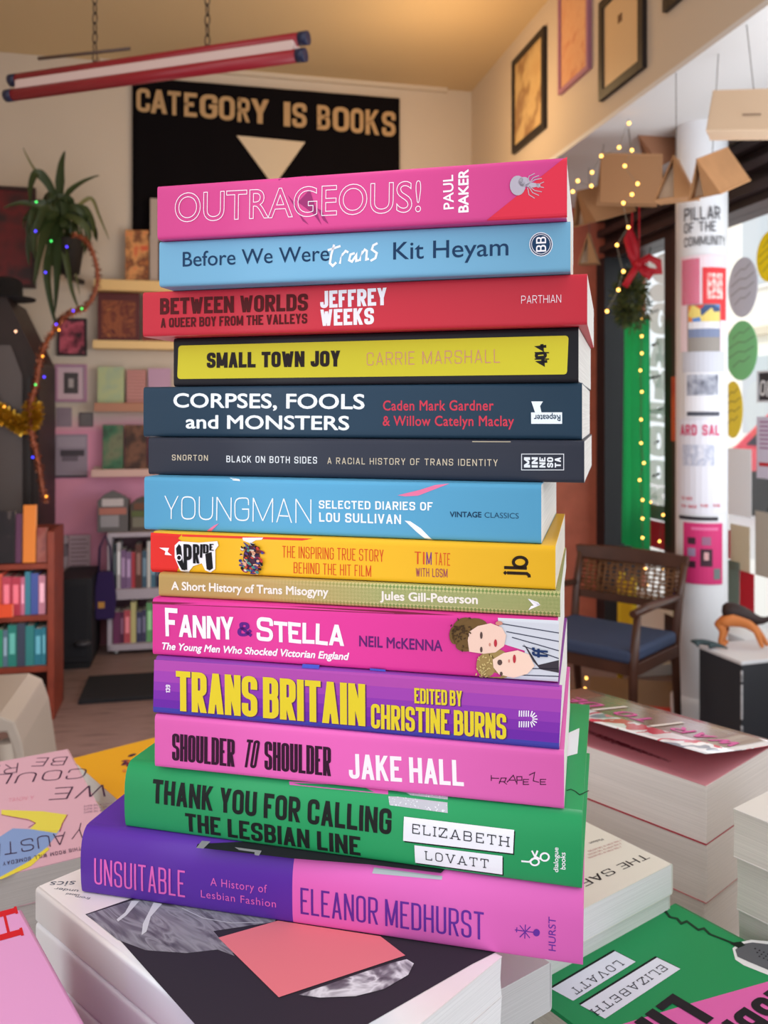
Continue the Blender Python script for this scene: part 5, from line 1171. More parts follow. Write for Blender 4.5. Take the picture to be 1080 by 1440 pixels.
shelf_row(O3, ang, -.31, -.03, .015, zsh[1], zsh[2] - zsh[1] - .03, [(40, 120, 140), (50, 130, 150), (70, 150, 150), (120, 90, 80), (214, 206, 200), (50, 150, 110), (90, 120, 140), (40, 130, 120), (60, 70, 90), (50, 130, 130)], 'on the teal lower shelf of the wooden bookcase', 'books in the wooden bookcase', 31, (.8, .98))
shelf_row(O3, ang, -.31, -.03, .015, zsh[2], zsh[3] - zsh[2] - .03, [(190, 130, 150), (200, 140, 160), (110, 160, 80), (222, 90, 70), (226, 100, 80), (190, 70, 90), (180, 60, 80), (196, 110, 140), (60, 130, 150), (70, 90, 160)], 'on the coral middle shelf of the wooden bookcase', 'books in the wooden bookcase', 32, (.85, .98))
def face2(label, x0, x1, z, h, m, y=.01):
    tt = thing('book', label, 'book', M4.Translation(O3) @ M4.Rotation(ang, 4, 'Z') @ V((x0, y, z + .003)), ang, 'books in the wooden bookcase', rot=(-.06, 0, ang))
    bx('cover', tt, m, 0, x1 - x0, 0, .003, 0, h, .001); bx('page_block', tt, mat((220, 206, 190), .8), .002, x1 - x0 - .002, .003, .02, .002, h - .003); bx('back_cover', tt, m, 0, x1 - x0, .02, .0225, 0, h); return tt
hh = zof(712) - zsh[3]
face2('orange and green illustrated book on the top shelf of the wooden bookcase', -.31, -.235, zsh[3], hh * .95, ramp_mat([(226, 150, 50), (120, 100, 60), (60, 120, 60), (236, 170, 70)], 9, kind='noise'))
face2('black book with pale emblem on the top shelf of the wooden bookcase', -.225, -.15, zsh[3], hh * .9, ramp_mat([(24, 20, 26), (30, 24, 30), (130, 116, 110)], 12, kind='noise', spread=(.45, .75)))
face2('purple book leaning on the top shelf of the wooden bookcase', -.148, -.125, zsh[3], hh * .85, mat((90, 50, 80), .6))
face2('bright orange book on the top shelf of the wooden bookcase', -.12, -.072, zsh[3], hh * 1.0, mat((222, 130, 50), .6))
face2('maroon picture book at the post of the wooden bookcase', -.068, -.03, zsh[3], hh * .6, ramp_mat([(120, 40, 40), (150, 90, 80), (90, 40, 60)], 12, kind='noise'))
face2('orange red flat-fronted book on the middle shelf below the coral books', -.25, -.15, zsh[2], .05, mat((226, 80, 40), .6), -.03)
# d) dark mirror frame / wardrobe at the far left with a tinsel garland
a = onp('back', 55, 500, .62)
zt2 = onp('back', 20, 418, .62).z
t = thing('dark_wardrobe', 'dark brown wardrobe with a grey door panel, beside the wooden bookcase', 'wardrobe', (a.x, a.y, 0), ang)
dw = mat((42, 28, 26), .5, vary=.2, bscale=7)
MB().prism([(-.8, 0), (0, 0), (0, zt2 - .30), (-.14, zt2), (-.8, zt2)], 0, .45).build('body', dw, t)
MB().prism([(-.26, .5), (-.07, .5), (-.07, zt2 - .36), (-.12, zt2 - .22), (-.26, zt2 - .22)], -.012, 0).build('door_panel', mat((84, 74, 72), .25), t)
for x in (-.29, -.05): bx('door_stile', t, mat((30, 20, 20), .4), x, x + .02, -.02, 0, .3, zt2 - .36)
a2 = onp('back', 8, 420, .5)
t = thing('black_hat', 'black hat resting on the corner of the dark wardrobe', 'hat', (a2.x, a2.y - .02, zt2), 0)
MB().lathe([(0, 0), (.14, .0), (.14, .008), (.085, .015), (.08, .085), (.06, .1), (0, .1)], 24).build('hat_body', mat((18, 16, 20), .9), t)
def tinsel(name, label, pts, r, col, n, seed, dm=None, group=None, bulbs=()):
    t = thing(name, label, 'garland', pts[0]); rr = random.Random(seed); q = [p - pts[0] for p in pts]; fine = []
    for i in range(len(q) - 1):
        for k in range(6):
            f = k / 6; p0 = q[max(0, i - 1)]; p1 = q[i]; p2 = q[i + 1]; p3 = q[min(len(q) - 1, i + 2)]
            fine.append(.5 * ((2 * p1) + (p2 - p0) * f + (2 * p0 - 5 * p1 + 4 * p2 - p3) * f * f + (-p0 + 3 * p1 - 3 * p2 + p3) * f ** 3))
    fine.append(q[-1]); MB().tube(fine, r * .4, 6).build('core', mat(col, .5), t)
    mb = MB()
    for k in range(n):
        f = rr.random() * (len(fine) - 1.001); i = int(f); p = fine[i].lerp(fine[i + 1], f - i); d = V((rr.gauss(0, 1), rr.gauss(0, 1), rr.gauss(0, 1))).normalized(); s_ = d.orthogonal().normalized() * r * .09
        e = p + d * r * rr.uniform(.7, 1.2); mb.add([p - s_, p + s_, e + s_, e - s_], [(0, 1, 2, 3)])
    mb.flat = True; o_ = mb.build('tinsel', mat(col, .25, .6), t); o_['kind'] = 'stuff'
    for p, c in bulbs:
        MB().ball(p - pts[0], .005).build('bulb', mat(c, .3, emit=4), t)
    return t
bp = lambda x, y, off=.3: onp('back', x, y, off)
tinsel('tinsel_garland', 'gold tinsel garland sagging across the dark wardrobe', [bp(-20, 560, .66), bp(0, 580, .67), bp(14, 590, .67), bp(28, 597, .67), bp(40, 596, .67), bp(47, 585, .66), bp(46, 572, .66)], .045, (196, 150, 40), 1400, 3)
cc = [(80, 60, 255), (60, 200, 90), (90, 80, 255), (255, 170, 60), (70, 200, 90), (90, 80, 255), (60, 60, 255), (255, 200, 160)]
hoop = [(104, 330), (122, 340), (132, 360), (137, 385), (134, 410), (122, 430), (106, 438), (90, 446), (78, 462), (66, 480), (58, 500), (54, 520), (50, 545), (44, 565), (42, 590), (47, 620), (54, 650), (60, 690), (64, 702)]
bl_ = [((51, 284), 1), ((50, 325), 0), ((72, 339), 1), ((94, 347), 0), ((64, 383), 0), ((103, 437), 0), ((115, 434), 1), ((79, 456), 0), ((83, 464), 3), ((60, 501), 3), ((50, 541), 4), ((62, 530), 0), ((46, 643), 6), ((65, 698), 3), ((22, 466), 7), ((6, 572), 3)]
tinsel('light_garland', 'rust-coloured garland with small coloured lights hanging in a hoop by the palm', [bp(x, y, .68 if x < 75 and y > 440 else .4) for x, y in hoop], .022, (150, 82, 56), 1500, 4, bulbs=[(bp(x, y, .78), cc[c]) for (x, y), c in bl_])
# e) palm in a hanging pot
pc_ = bp(86, 330, .3)
t = thing('potted_palm', 'drooping green palm with long strap leaves high on the back wall', 'plant', pc_)
MB().lathe([(0, -.16), (.06, -.16), (.085, 0), (.09, .01), (.08, .01), (.075, -.01), (0, -.01)], 24, (0, .08, -.02)).build('pot', mat((36, 30, 26), .7), t)
MB().tube([(0, .08, -.03), (.01, .06, .06), (-.01, .03, .15)], [.018, .015, .012], 8).build('stem', mat((90, 80, 50), .8), t)
bx('wall_bracket', t, mat((40, 32, 30), .6), -.012, .012, .08, .30, -.2, -.18)
def leaf(pts, wd, m):
    q = [bp(x, y, o_) - pc_ for x, y, o_ in pts]; fine = []
    for i in range(len(q) - 1):
        for k in range(5):
            f = k / 5; p0 = q[max(0, i - 1)]; p1 = q[i]; p2 = q[i + 1]; p3 = q[min(len(q) - 1, i + 2)]
            fine.append(.5 * ((2 * p1) + (p2 - p0) * f + (2 * p0 - 5 * p1 + 4 * p2 - p3) * f * f + (-p0 + 3 * p1 - 3 * p2 + p3) * f ** 3))
    fine.append(q[-1]); n = len(fine); vs = []
    for i, p in enumerate(fine):
        d = (fine[min(n - 1, i + 1)] - fine[max(0, i - 1)]); sd = d.cross(V((0, -1, 0)))
        sd = sd.normalized() if sd.length > 1e-6 else V((1, 0, 0)); f = i / (n - 1); ww = wd * (.5 + 1.2 * f if f < .4 else 1.0 * (1 - (f - .4) / .6) ** .7 * .98 + .02)
        vs += [p - sd * ww / 2, p + V((0, .006, -.003)), p + sd * ww / 2]
    fs = []
    for i in range(n - 1): fs += [(3 * i, 3 * i + 1, 3 * i + 4, 3 * i + 3), (3 * i + 1, 3 * i + 2, 3 * i + 5, 3 * i + 4)]
    mb = MB(); mb.add(vs, fs, True); mb.flat = True; mb.build('leaf', m, t)
g1 = mat((52, 66, 34), .45); g2 = mat((74, 84, 44), .45); g3 = mat((120, 118, 74), .5)
c0 = (84, 300, .3)
for pts, wd, m in (
    ([c0, (84, 262, .3), (86, 232, .3), (91, 212, .28)], .034, g1), ([c0, (95, 272, .28), (115, 256, .25), (139, 246, .22)], .022, g1),
    ([c0, (70, 262, .32), (52, 243, .36), (43, 262, .38), (43, 285, .4)], .034, g1), ([c0, (62, 250, .3), (50, 240, .32), (38, 220, .34), (32, 207, .35)], .01, g3),
    ([c0, (108, 290, .26), (128, 279, .24), (140, 305, .24), (154, 338, .24)], .016, g3), ([c0, (104, 320, .28), (118, 345, .26), (108, 300, .3)], .02, g2),
    ([c0, (60, 290, .36), (30, 285, .4), (5, 292, .44)], .022, g1), ([c0, (66, 320, .36), (56, 355, .4), (48, 402, .42)], .036, g1),
    ([c0, (72, 340, .34), (66, 385, .38), (72, 430, .38), (80, 462, .36)], .03, g1), ([c0, (88, 340, .3), (94, 370, .3), (101, 408, .3), (112, 438, .3)], .024, g2),
    ([c0, (80, 345, .32), (80, 390, .32), (77, 440, .32)], .034, g1), ([c0, (96, 320, .28), (107, 322, .26), (96, 290, .28)], .03, g1),
    ([c0, (98, 335, .26), (106, 380, .24), (112, 415, .24)], .012, g3), ([c0, (76, 300, .34), (60, 310, .36), (52, 330, .38)], .035, g1),
    ([c0, (92, 282, .3), (76, 280, .32), (64, 296, .35)], .035, g1), ([c0, (90, 310, .28), (100, 330, .26), (90, 355, .28)], .035, g1), ([c0, (76, 320, .33), (70, 345, .35), (74, 375, .36)], .035, g1)):
    leaf(pts, wd * 1.45, m)
rl = random.Random(77)
for k in range(22):
    an = rl.uniform(-.3, math.pi + .3) if k % 3 else rl.uniform(0, 6.28); r1 = rl.uniform(18, 34); x1 = 84 + r1 * math.cos(an); y1 = 300 - r1 * math.sin(an) * .8; x2 = x1 + 16 * math.cos(an); y2 = y1 + rl.uniform(20, 80)
    leaf([c0, (x1, y1, rl.uniform(.24, .38)), (x2, (y1 + y2) / 2, rl.uniform(.24, .4)), (x2 + rl.uniform(-4, 4), y2, rl.uniform(.25, .4))], rl.uniform(.03, .05), rl.choice([g1, g1, g2]))
# f) hanging red tube light
dr, dl = 2.1, 2.36; A_ = P(430, 74, dr); B_ = P(24, 122, dl); B_.z = A_.z
t = thing('tube_light', 'red twin tube light hanging on chains below the ceiling', 'ceiling light', (A_ + B_) / 2, math.atan2((A_ - B_).y, (A_ - B_).x)); Lh = (A_ - B_).length / 2
redm = mat((140, 26, 38), .35)
bx('fitting', t, mat((206, 180, 174), .5), -Lh + .02, Lh - .02, -.034, .022, -.008, .022, .004)
for y, z in ((-.028, -.018), (-.012, .03)):
    MB().tube([(-Lh, y, z), (Lh, y, z)], .016, 14).build('tube', redm, t)
    for sx_ in (-1, 1): MB().tube([(sx_ * (Lh - .012), y, z), (sx_ * (Lh + .012), y, z)], .0166, 14).build('end_cap', mat((30, 34, 62), .4), t)
for px_ in (143, 302):
    f = (px_ - 24) / (430 - 24); q = B_.lerp(A_, f); M_ = mw(t).inverted(); l0 = M_ @ q; nlink = 34; zz = l0.z + .04; mb = MB()
    for k in range(nlink):
        z = zz + k * .026; ring = [(l0.x + (.007 * math.cos(a) if k % 2 else 0), (0 if k % 2 else .007 * math.cos(a)), z + .016 * math.sin(a)) for a in [2 * math.pi * j / 8 for j in range(8)]]
        mb.tube(ring, .0022, 4, closed=True)
    mb.build('chain', mat((90, 74, 60), .4, .7), t)
MB().tube([(-.36, 0, .085), (-.07, 0, .075)], .005, 6).build('cross_rod', mat((90, 70, 60), .5), t)
# g) plastic stool near the table
a = P(-24, 1008, 1.75)
t = thing('plastic_chair', 'off-white moulded plastic chair beyond the pink paperback', 'chair', (a.x, a.y, 0), .2); pm = mat((178, 164, 152), .5)
zs = a.z; mb = MB(); N_ = 10
prof = [(-.24, zs - .02), (-.2, zs), (.03, zs), (.06, zs - .015), (.075, zs - .06), (.095, zs - .2), (.08, zs - .2), (.06, zs - .08), (.045, zs - .035), (-.24, zs - .045)]
MB().prism(prof, 0, .3).build('seat', pm, t, .004)
for x, y in ((.045, .02), (.045, .26), (-.22, .02), (-.22, .26)):
    MB().tube([(x, y, zs - .06), (x + (.05 if x > 0 else -.03), y, 0)], [.022, .014], 10).build('leg', pm, t)
# h) low dark crate and mat under the bookcase area
a = P(170, 956, 3.7); 
t = thing('floor_mat', 'black rubber mat on the floor before the grey-white bookcase', 'mat', (a.x - .15, a.y - .1, 0.0), WA_)
bx('mat_body', t, mat((24, 24, 28), .9), 0, 1.0, 0, .35, .001, .02, .004)
# ---------------------------------------------------------------- window bay: chair, decorations, display
# chair with cane back
zc_ = CZ - (770 - YH) / F * 3.05
cw = mat((70, 40, 28), .35, vary=.15, bscale=12)
t = thing('cane_chair', 'dark wooden armchair with woven cane back and navy seat by the window', 'chair', (.815, 3.20, 0), math.radians(-42)); t.scale = (.86, .86, .86)
# local frame: x across the back, y towards the back; seat .46 high
def bar(nm, p, q, r0, r1=None, m=cw, n=8): return MB().tube([p, q], [r0, r1 or r0], n).build(nm, m, t)
SW = .27
for sx_ in (-1, 1):
    MB().tube([(sx_ * .24, .25, 0), (sx_ * .245, .2, .42), (sx_ * .25, .23, .62), (sx_ * .255, .29, .80)], [.016, .02, .019, .016], 8).build('leg', cw, t)
    MB().tube([(sx_ * .25, -.22, 0), (sx_ * .255, -.22, .42), (sx_ * .262, -.2, .62)], [.015, .02, .016], 8).build('leg', cw, t)
    MB().tube([(sx_ * .262, -.24, .635), (sx_ * .27, -.1, .645), (sx_ * .262, .08, .64), (sx_ * .25, .235, .63)], [.016, .019, .017, .014], 8).build('armrest', cw, t)
MB().prism([(-.265, .745), (.265, .745), (.275, .80), (.1, .812), (-.1, .812), (-.275, .80)], .265, .295).build('top_rail', cw, t, .004)
MB().box(-.25, .25, .225, .25, .565, .60).build('lower_rail', cw, t, .003)
for a_, b_ in (((-.25, -.21, .40), (.25, -.21, .40)), ((-.25, .2, .40), (.25, .2, .40))): MB().box(a_[0], b_[0], a_[1] - .012, a_[1] + .012, .38, .43).build('seat_rail', cw, t, .002)
for sx_ in (-1, 1): MB().box(sx_ * .25 - .012, sx_ * .25 + .012, -.21, .2, .38, .43).build('seat_rail', cw, t, .002)
MB().box(-.255, .255, -.235, .205, .43, .485).build('seat', mat((52, 64, 92), .75), t, .018, 3)
mb = MB(); cane = mat((112, 74, 44), .6)
n_ = 17
def cp(x, f): return (x, .238 + .043 * f, .60 + .147 * f)
for k in range(n_):
    x = -.24 + .48 * k / (n_ - 1)
    p, q = V(cp(x, 0)), V(cp(x, 1)); mb.tube([p, q], .0048, 4)
for k in range(8):
    f = (k + .5) / 8; mb.tube([cp(-.24, f), cp(.24, f)], .0042, 4)
for k in range(-5, n_ - 1, 2):
    for s_ in (1, -1):
        x0 = -.24 + .48 * k / (n_ - 1); x1 = x0 + .147
        if s_ < 0: x0, x1 = x1, x0
        f0, f1 = 0, 1
        def clampf(xa, xb, lo, hi):
            return None
        pts = []
        for j in range(9):
            f = j / 8; x = x0 + (x1 - x0) * f
            if -.24 <= x <= .24: pts.append(cp(x, f))
        if len(pts) > 1: mb.tube(pts, .003, 3)
o_ = mb.build('cane_panel', cane, t); o_['kind'] = 'stuff'
# pictures on the wood panel at the end of the bay
framed('framed_picture', 'dark-framed grey poster low on the red-brown wood panel', 'end', (815, 719, 848, 766), (34, 32, 38), ramp_mat([(60, 62, 76), (150, 150, 160), (70, 72, 84)], 22, kind='voronoi', const=True), .012, 'pictures on the wood panel')
framed('framed_picture', 'small dark-framed photo at eye height on the red-brown wood panel', 'end', (829, 566, 849, 602), (40, 36, 40), ramp_mat([(150, 146, 152), (90, 86, 92)], 14), .01, 'pictures on the wood panel')
framed('framed_picture', 'tall pale notice with dark edge, highest on the red-brown wood panel', 'end', (829, 389, 853, 492), (70, 50, 46), mat((176, 168, 166), .6), .01, 'pictures on the wood panel')
# green cloth, hanging
off = .14
a = onp('window', 874, 455, off); b_ = onp('window', 911, 455, off); ww = (b_ - a).length; z1_ = a.z; z0_ = onp('window', 874, 764, off).z
t = thing('green_cloth', 'long bright green cloth hanging in folds beside the shop door', 'cloth', (a.x, a.y, z0_), WR)
mb = MB(); vs = []; nx = 24
for j in range(6):
    f = j / 5
    for i in range(nx + 1): vs.append((ww * i / nx * (1 - .12 * f) + ww * .05 * f, .012 * math.sin(i * .8 + f) + .008 * math.sin(i * 1.9), (z1_ - z0_) * f))
fs = [(j * (nx + 1) + i, j * (nx + 1) + i + 1, (j + 1) * (nx + 1) + i + 1, (j + 1) * (nx + 1) + i) for j in range(5) for i in range(nx)]
mb.add(vs, fs, True); o_ = mb.build('cloth', paper((84, 230, 168), .7), t); md = o_.modifiers.new('t', 'SOLIDIFY'); md.thickness = .004
MB().tube([(-.01, .0, z1_ - z0_), (ww + .01, 0, z1_ - z0_)], .008, 8).build('hanging_rod', mat((30, 60, 44), .6), t)
MB().tube([(ww / 2, 0, z1_ - z0_), (ww / 2, off - .05, HEAD - z0_ - .02)], .003, 6).build('cord', mat((30, 60, 44), .6), t)
# bunch of greenery with a red bow
g = onp('window', 888, 420, .32)
t = thing('greenery_bunch', 'hanging ball of dark green sprigs tied with a red bow beside the door', 'decoration', g)
rr = random.Random(12); mb = MB()
for k in range(1500):
    d = V((rr.gauss(0, 1), rr.gauss(0, 1), rr.gauss(0, 1.25))).normalized() * rr.uniform(.3, 1); p = V((d.x * .085, d.y * .08, d.z * .13)); q = p * 1.25 + V((rr.gauss(0, .01), rr.gauss(0, .01), rr.gauss(0, .012)))
    s_ = (q - p).orthogonal().normalized() * .006; mb.add([p, (p + q) / 2 + s_, q, (p + q) / 2 - s_], [(0, 1, 2, 3)])
mb.flat = True; o_ = mb.build('sprigs', ramp_mat([(40, 50, 24), (76, 86, 40), (100, 96, 50)], 40), t); o_['kind'] = 'stuff'
rb = mat((190, 22, 40), .5); bz = .14
def ribbon(pts, wd, nm):
    vs = []; n = len(pts)
    for i, p in enumerate(pts):
        p = V(p); d = (V(pts[min(n - 1, i + 1)]) - V(pts[max(0, i - 1)])).normalized(); sd = d.cross(V((0, 1, 0))); sd = sd.normalized() if sd.length > .01 else V((0, 0, 1)); vs += [p - sd * wd / 2, p + sd * wd / 2]
    m_ = MB(); m_.add(vs, [(2 * i, 2 * i + 1, 2 * i + 3, 2 * i + 2) for i in range(n - 1)], True); m_.flat = True; o = m_.build(nm, rb, t); md = o.modifiers.new('t', 'SOLIDIFY'); md.thickness = .003
ribbon([(0, -.09, bz - .01), (-.03, -.10, bz + .04), (-.05, -.1, bz + .11), (-.035, -.09, bz + .17), (-.015, -.09, bz + .1), (0, -.09, bz)], .03, 'bow_loop')
ribbon([(0, -.09, bz), (.05, -.1, bz + .03), (.09, -.1, bz + .01), (.1, -.09, bz - .03), (.05, -.09, bz - .03), (0, -.09, bz)], .035, 'bow_loop')
ribbon([(0, -.1, bz), (-.03, -.1, bz - .05), (-.06, -.1, bz - .1)], .03, 'bow_tail'); ribbon([(0, -.1, bz), (.03, -.1, bz - .04), (.06, -.1, bz - .06)], .03, 'bow_tail')
MB().ball((0, -.095, bz), .02).build('bow_knot', rb, t)
for dx in (-.012, .02): MB().tube([(dx, -.05, bz), (dx + .01, -.02, SOFF - g.z - .02)], .0035, 6).build('ribbon_cord', rb, t)
# string of fairy lights
lp = [(884, 172), (884, 174), (888, 212), (878, 234), (896, 259), (888, 274), (876, 286), (883, 320), (867, 345), (876, 382), (869, 408), (853, 438)]
lp2 = [(884, 172), (870, 208), (845, 220), (832, 243), (831, 262), (812, 255), (805, 270)]
lp3 = [(903, 448), (902, 473), (902, 497), (900, 521), (902, 551), (901, 590), (901, 623), (905, 651), (899, 675), (903, 703), (903, 729), (903, 756), (907, 800), (909, 822), (896, 848), (893, 870), (900, 893)]
lp4 = [(914, 706), (932, 724), (936, 696), (927, 761), (931, 800)]
lp5 = [(809, 953), (824, 953), (814, 966), (822, 968), (812, 975), (826, 977), (818, 979)]
bm_ = mat((255, 190, 90), .3, emit=7)
for i, (lab, pts, dd) in enumerate((('warm fairy lights dropping down the red ribbon from the white soffit', lp, 3.25), ('warm fairy lights looping from the soffit towards the stack top', lp2, 3.25), ('warm fairy lights running down the green cloth', lp3, 3.72), ('warm fairy lights hanging on the lettered door glass', lp4, 3.95), ('warm fairy lights coiled on the floor behind the chair legs', lp5, 3.75))):
    q = [P(x, y, dd) for x, y in pts]
    if i < 2: q[0] = P(884, 168, 3.25); q[0].z = min(q[0].z, SOFF - .004)
    if i == 4: q = [V((p.x, p.y, .01 + .05 * (k % 2))) for k, p in enumerate(P(x, y, dd) for x, y in pts)]; q = [P(x, y, (CZ - .03) * F / (y - YH)) for x, y in pts]
    if i == 2:
        q = [onp('window', x, y, .19) for x, y in pts]
        q = [V((p.x, p.y, max(.06, p.z))) for p in q]
    if i == 3: q = [onp('window', x, y, .05) for x, y in pts]
    t = thing('fairy_lights', lab, 'string lights', q[0], 0, 'strings of warm fairy lights')
    MB().tube([p - q[0] for p in q], .0011, 5).build('wire', mat((120, 110, 96), .5), t)
    for p in q[1:] if i < 2 else q: MB().ball(p - q[0] + V((0, -.006, 0)), .0062).build('bulb', bm_, t)
# lettering and paper on the door glass
dg = thing('window_lettering', 'large white cut-out letters on the glass beside the green cloth', 'sign', onp('window', 906, 760, .012), WR)
sd = Surf(dg, 1, 0, (0, -1, 0)); wl = paper((240, 242, 244), .6)
rr = random.Random(4)
for k, (ch, y0, y1) in enumerate((('G', 425, 468), ('A', 474, 515), ('Y', 520, 560), ('B', 565, 592), ('O', 598, 640), ('O', 646, 680), ('K', 684, 712))):
    sd.text(ch, (911, y1), (943, y1 + 4), (911, y0), None, 'letter', m=wl, wt=.42, ht=.24)
for k in range(6): sd.strokes([[(913 + rr.uniform(0, 8), 440 + 46 * k), (925 + rr.uniform(0, 10), 436 + 46 * k)]], 2, (60, 56, 60), 'letter_dark_dash')  # short dark strokes among the letters
sd.poly([(908, 372), (928, 358), (944, 352), (946, 395), (938, 402), (922, 396), (915, 386)], None, 'white_cutout', m=wl); sd.poly(ell(927, 412, 14, 13, 16), None, 'white_cutout', m=wl)
framed('flyer', 'pink and grey flyer low on the door glass', 'window', (906, 729, 935, 766), None, paper((210, 80, 106), .5), cat='poster', off=.01, depth=.004)
framed('flyer', 'grey flyer above the pink one on the door glass', 'window', (912, 708, 937, 728), None, mat((130, 132, 138), .6), cat='poster', off=.02, depth=.004)
framed('poster', 'orange red poster between the door glass and the pillar', 'window', (944, 530, 962, 620), None, ramp_mat([(176, 60, 40), (206, 96, 50), (150, 50, 44)], 6, kind='noise'), cat='poster', off=.12, depth=.004)
# things in the main window
def disc(label, px, py, rx, ry, col, group='round paper shapes on the window'):
    a = onp('window', px, py, .02); b_ = onp('window', px + rx, py, .02); c = onp('window', px, py - ry, .02); w2 = (b_ - a).length; h2 = c.z - a.z
    t = thing('paper_disc', label, 'sticker', a, WR, group); MB().prism([(w2 * math.cos(2 * math.pi * k / 28), h2 * math.sin(2 * math.pi * k / 28)) for k in range(28)], -.003, 0).build('disc', paper(col, .6), t)
    return t, w2, h2
for lab, px, py, rx, ry, col in (('greyish white round paper on the window beside the pillar', 1045, 404, 21, 42, (222, 220, 228)), ('green round paper with darker strokes on the window', 1043, 493, 23, 42, (172, 222, 180)), ('yellow round paper on the window, low beside the pillar', 1031, 576, 14, 40, (246, 230, 120)), ('bright yellow round paper at the top edge of the window', 1084, 360, 20, 36, (246, 226, 60))):
    t, w2, h2 = disc(lab, px, py, rx, ry, col)
    for k in range(4):
        z = h2 * (.5 - .32 * k); wx = w2 * (.8 if abs(z) < h2 * .4 else .55)
        m_ = MB(); strip(m_, [V((-wx, z - .01)), V((-wx * .2, z + .015)), V((wx * .3, z + .01)), V((wx, z + .03))], .006, .006); m2 = MB(); m2.add([(v[0], -.0035, v[1]) for v in m_.v], m_.f); m2.build('pen_line', mat(tuple(int(c * .8) for c in col), .6), t)
t = framed('open_sign', 'black sign with white capitals reading OPEN in the window', 'window', (1064, 522, 1110, 566), (210, 210, 214), mat((52, 52, 58), .5), .008, cat='sign', off=.03, depth=.012)
so = Surf(t, 1, .004, (0, -1, 0)); so.text('OPEN', (1068, 556), (1106, 562), 534, (230, 230, 232), wt=.26, ht=.16, layer=4)
framed('poster', 'white notice on the window glass under the yellow disc', 'window', (1022, 630, 1056, 722), None, paper((240, 238, 240), .6), cat='poster', off=.01, depth=.003, group='papers on the shop window')
t = framed('poster', 'white sheet with lilac lines and red bar on the window', 'window', (1064, 586, 1110, 672), None, paper((226, 220, 232), .5), cat='poster', off=.01, depth=.003, group='papers on the shop window')
o, w2, h2, rz = wrect('window', 1064, 586, 1110, 672, .013)
for k in range(7): bx('text_line', t, mat((176, 130, 170), .6), w2 * .1, w2 * .8, -.001, 0, h2 * (.9 - k * .07), h2 * (.93 - k * .07))
bx('red_bar', t, mat((200, 50, 60), .6), w2 * .08, w2 * .9, -.001, 0, h2 * .2, h2 * .26)
framed('poster', 'cream paper hanging low on the window beside the magenta poster', 'window', (1027, 736, 1054, 800), None, paper((226, 216, 198), .5), cat='poster', off=.02, depth=.003, group='papers on the shop window')
framed('poster', 'greyish beige paper low on the window at the picture edge', 'window', (1062, 718, 1100, 808), None, paper((206, 198, 188), .5), cat='poster', off=.02, depth=.003, group='papers on the shop window')
# cars outside
def car(label, pos, rz, col):
    t = thing('parked_car', label, 'car', pos, rz, 'cars in the street'); m = mat(col, .3, coat=.5); gm_ = mat((40, 48, 56), .1)
    MB().prism([(-2.0, .25), (2.0, .25), (2.05, .6), (1.9, .8), (1.0, .9), (.55, 1.38), (-1.1, 1.42), (-1.75, .95), (-2.0, .85)], -.8, .8).build('body', m, t, .05)
    MB().prism([(.88, .92), (.5, 1.3), (-1.0, 1.34), (-1.5, .96)], -.815, .815).build('windows_glass', gm_, t).name = 'glazing'
    for x in (-1.25, 1.25):
        for y in (-.8, .8): MB().tube([(x, y - .1, .3), (x, y + .1, .3)], .31, 20).build('wheel', mat((26, 26, 28), .7), t)
    for y in (-.6, .6): bx('headlamp', t, mat((226, 226, 220), .2), 1.98, 2.06, y - .15, y + .15, .58, .72)
    bx('bumper', t, mat((50, 50, 54), .5), 2.0, 2.1, -.75, .75, .28, .42)
    return t
q = P(1120, 800, 10.5); car('red car parked across the street beyond the window', (q.x + 1.2, q.y + .2, -.14), WR + .1, (214, 60, 76))
framed('leaflet', 'red leaflet stuck low on the window beside the beige paper', 'window', (1040, 802, 1060, 856), None, paper((214, 60, 80), .5), cat='poster', off=.03, depth=.003, group='papers on the shop window')
framed('leaflet', 'narrow red leaflet on the window at the pillar edge', 'window', (1018, 744, 1026, 784), None, paper((220, 80, 96), .5), cat='poster', off=.03, depth=.003, group='papers on the shop window')
framed('leaflet', 'grey-green sheet low on the window by the sill', 'window', (1019, 786, 1039, 862), None, paper((150, 166, 160), .5), cat='poster', off=.03, depth=.003, group='papers on the shop window')
# plinth with a toy
zp = .0; dp = 2.75
a = P(1043, 930, dp); zt3 = CZ - (930 - YH) / F * dp
t = thing('black_plinth', 'black display plinth with worn white edges beside the window sill', 'plinth', (a.x, a.y, 0), math.radians(-24))
# corner towards the room at local (0,0): one face to the left, one to the right
bx('body', t, mat((46, 48, 54), .6), 0, .32, 0, .21, 0, zt3 - .012, .002); bx('top_board', t, mat((222, 222, 226), .35), -.004, .324, -.004, .214, zt3 - .012, zt3, .002)
rr = random.Random(2)
for k in range(12): 
    z = rr.uniform(.05, zt3 - .05); bx('edge_chip', t, mat((196, 196, 200), .7), -.001, .004, -.001, .004, z, z + rr.uniform(.01, .035))
t.rotation_euler = (0, 0, math.radians(17.5)); bpy.context.view_layer.update()
M_ = mw(t)
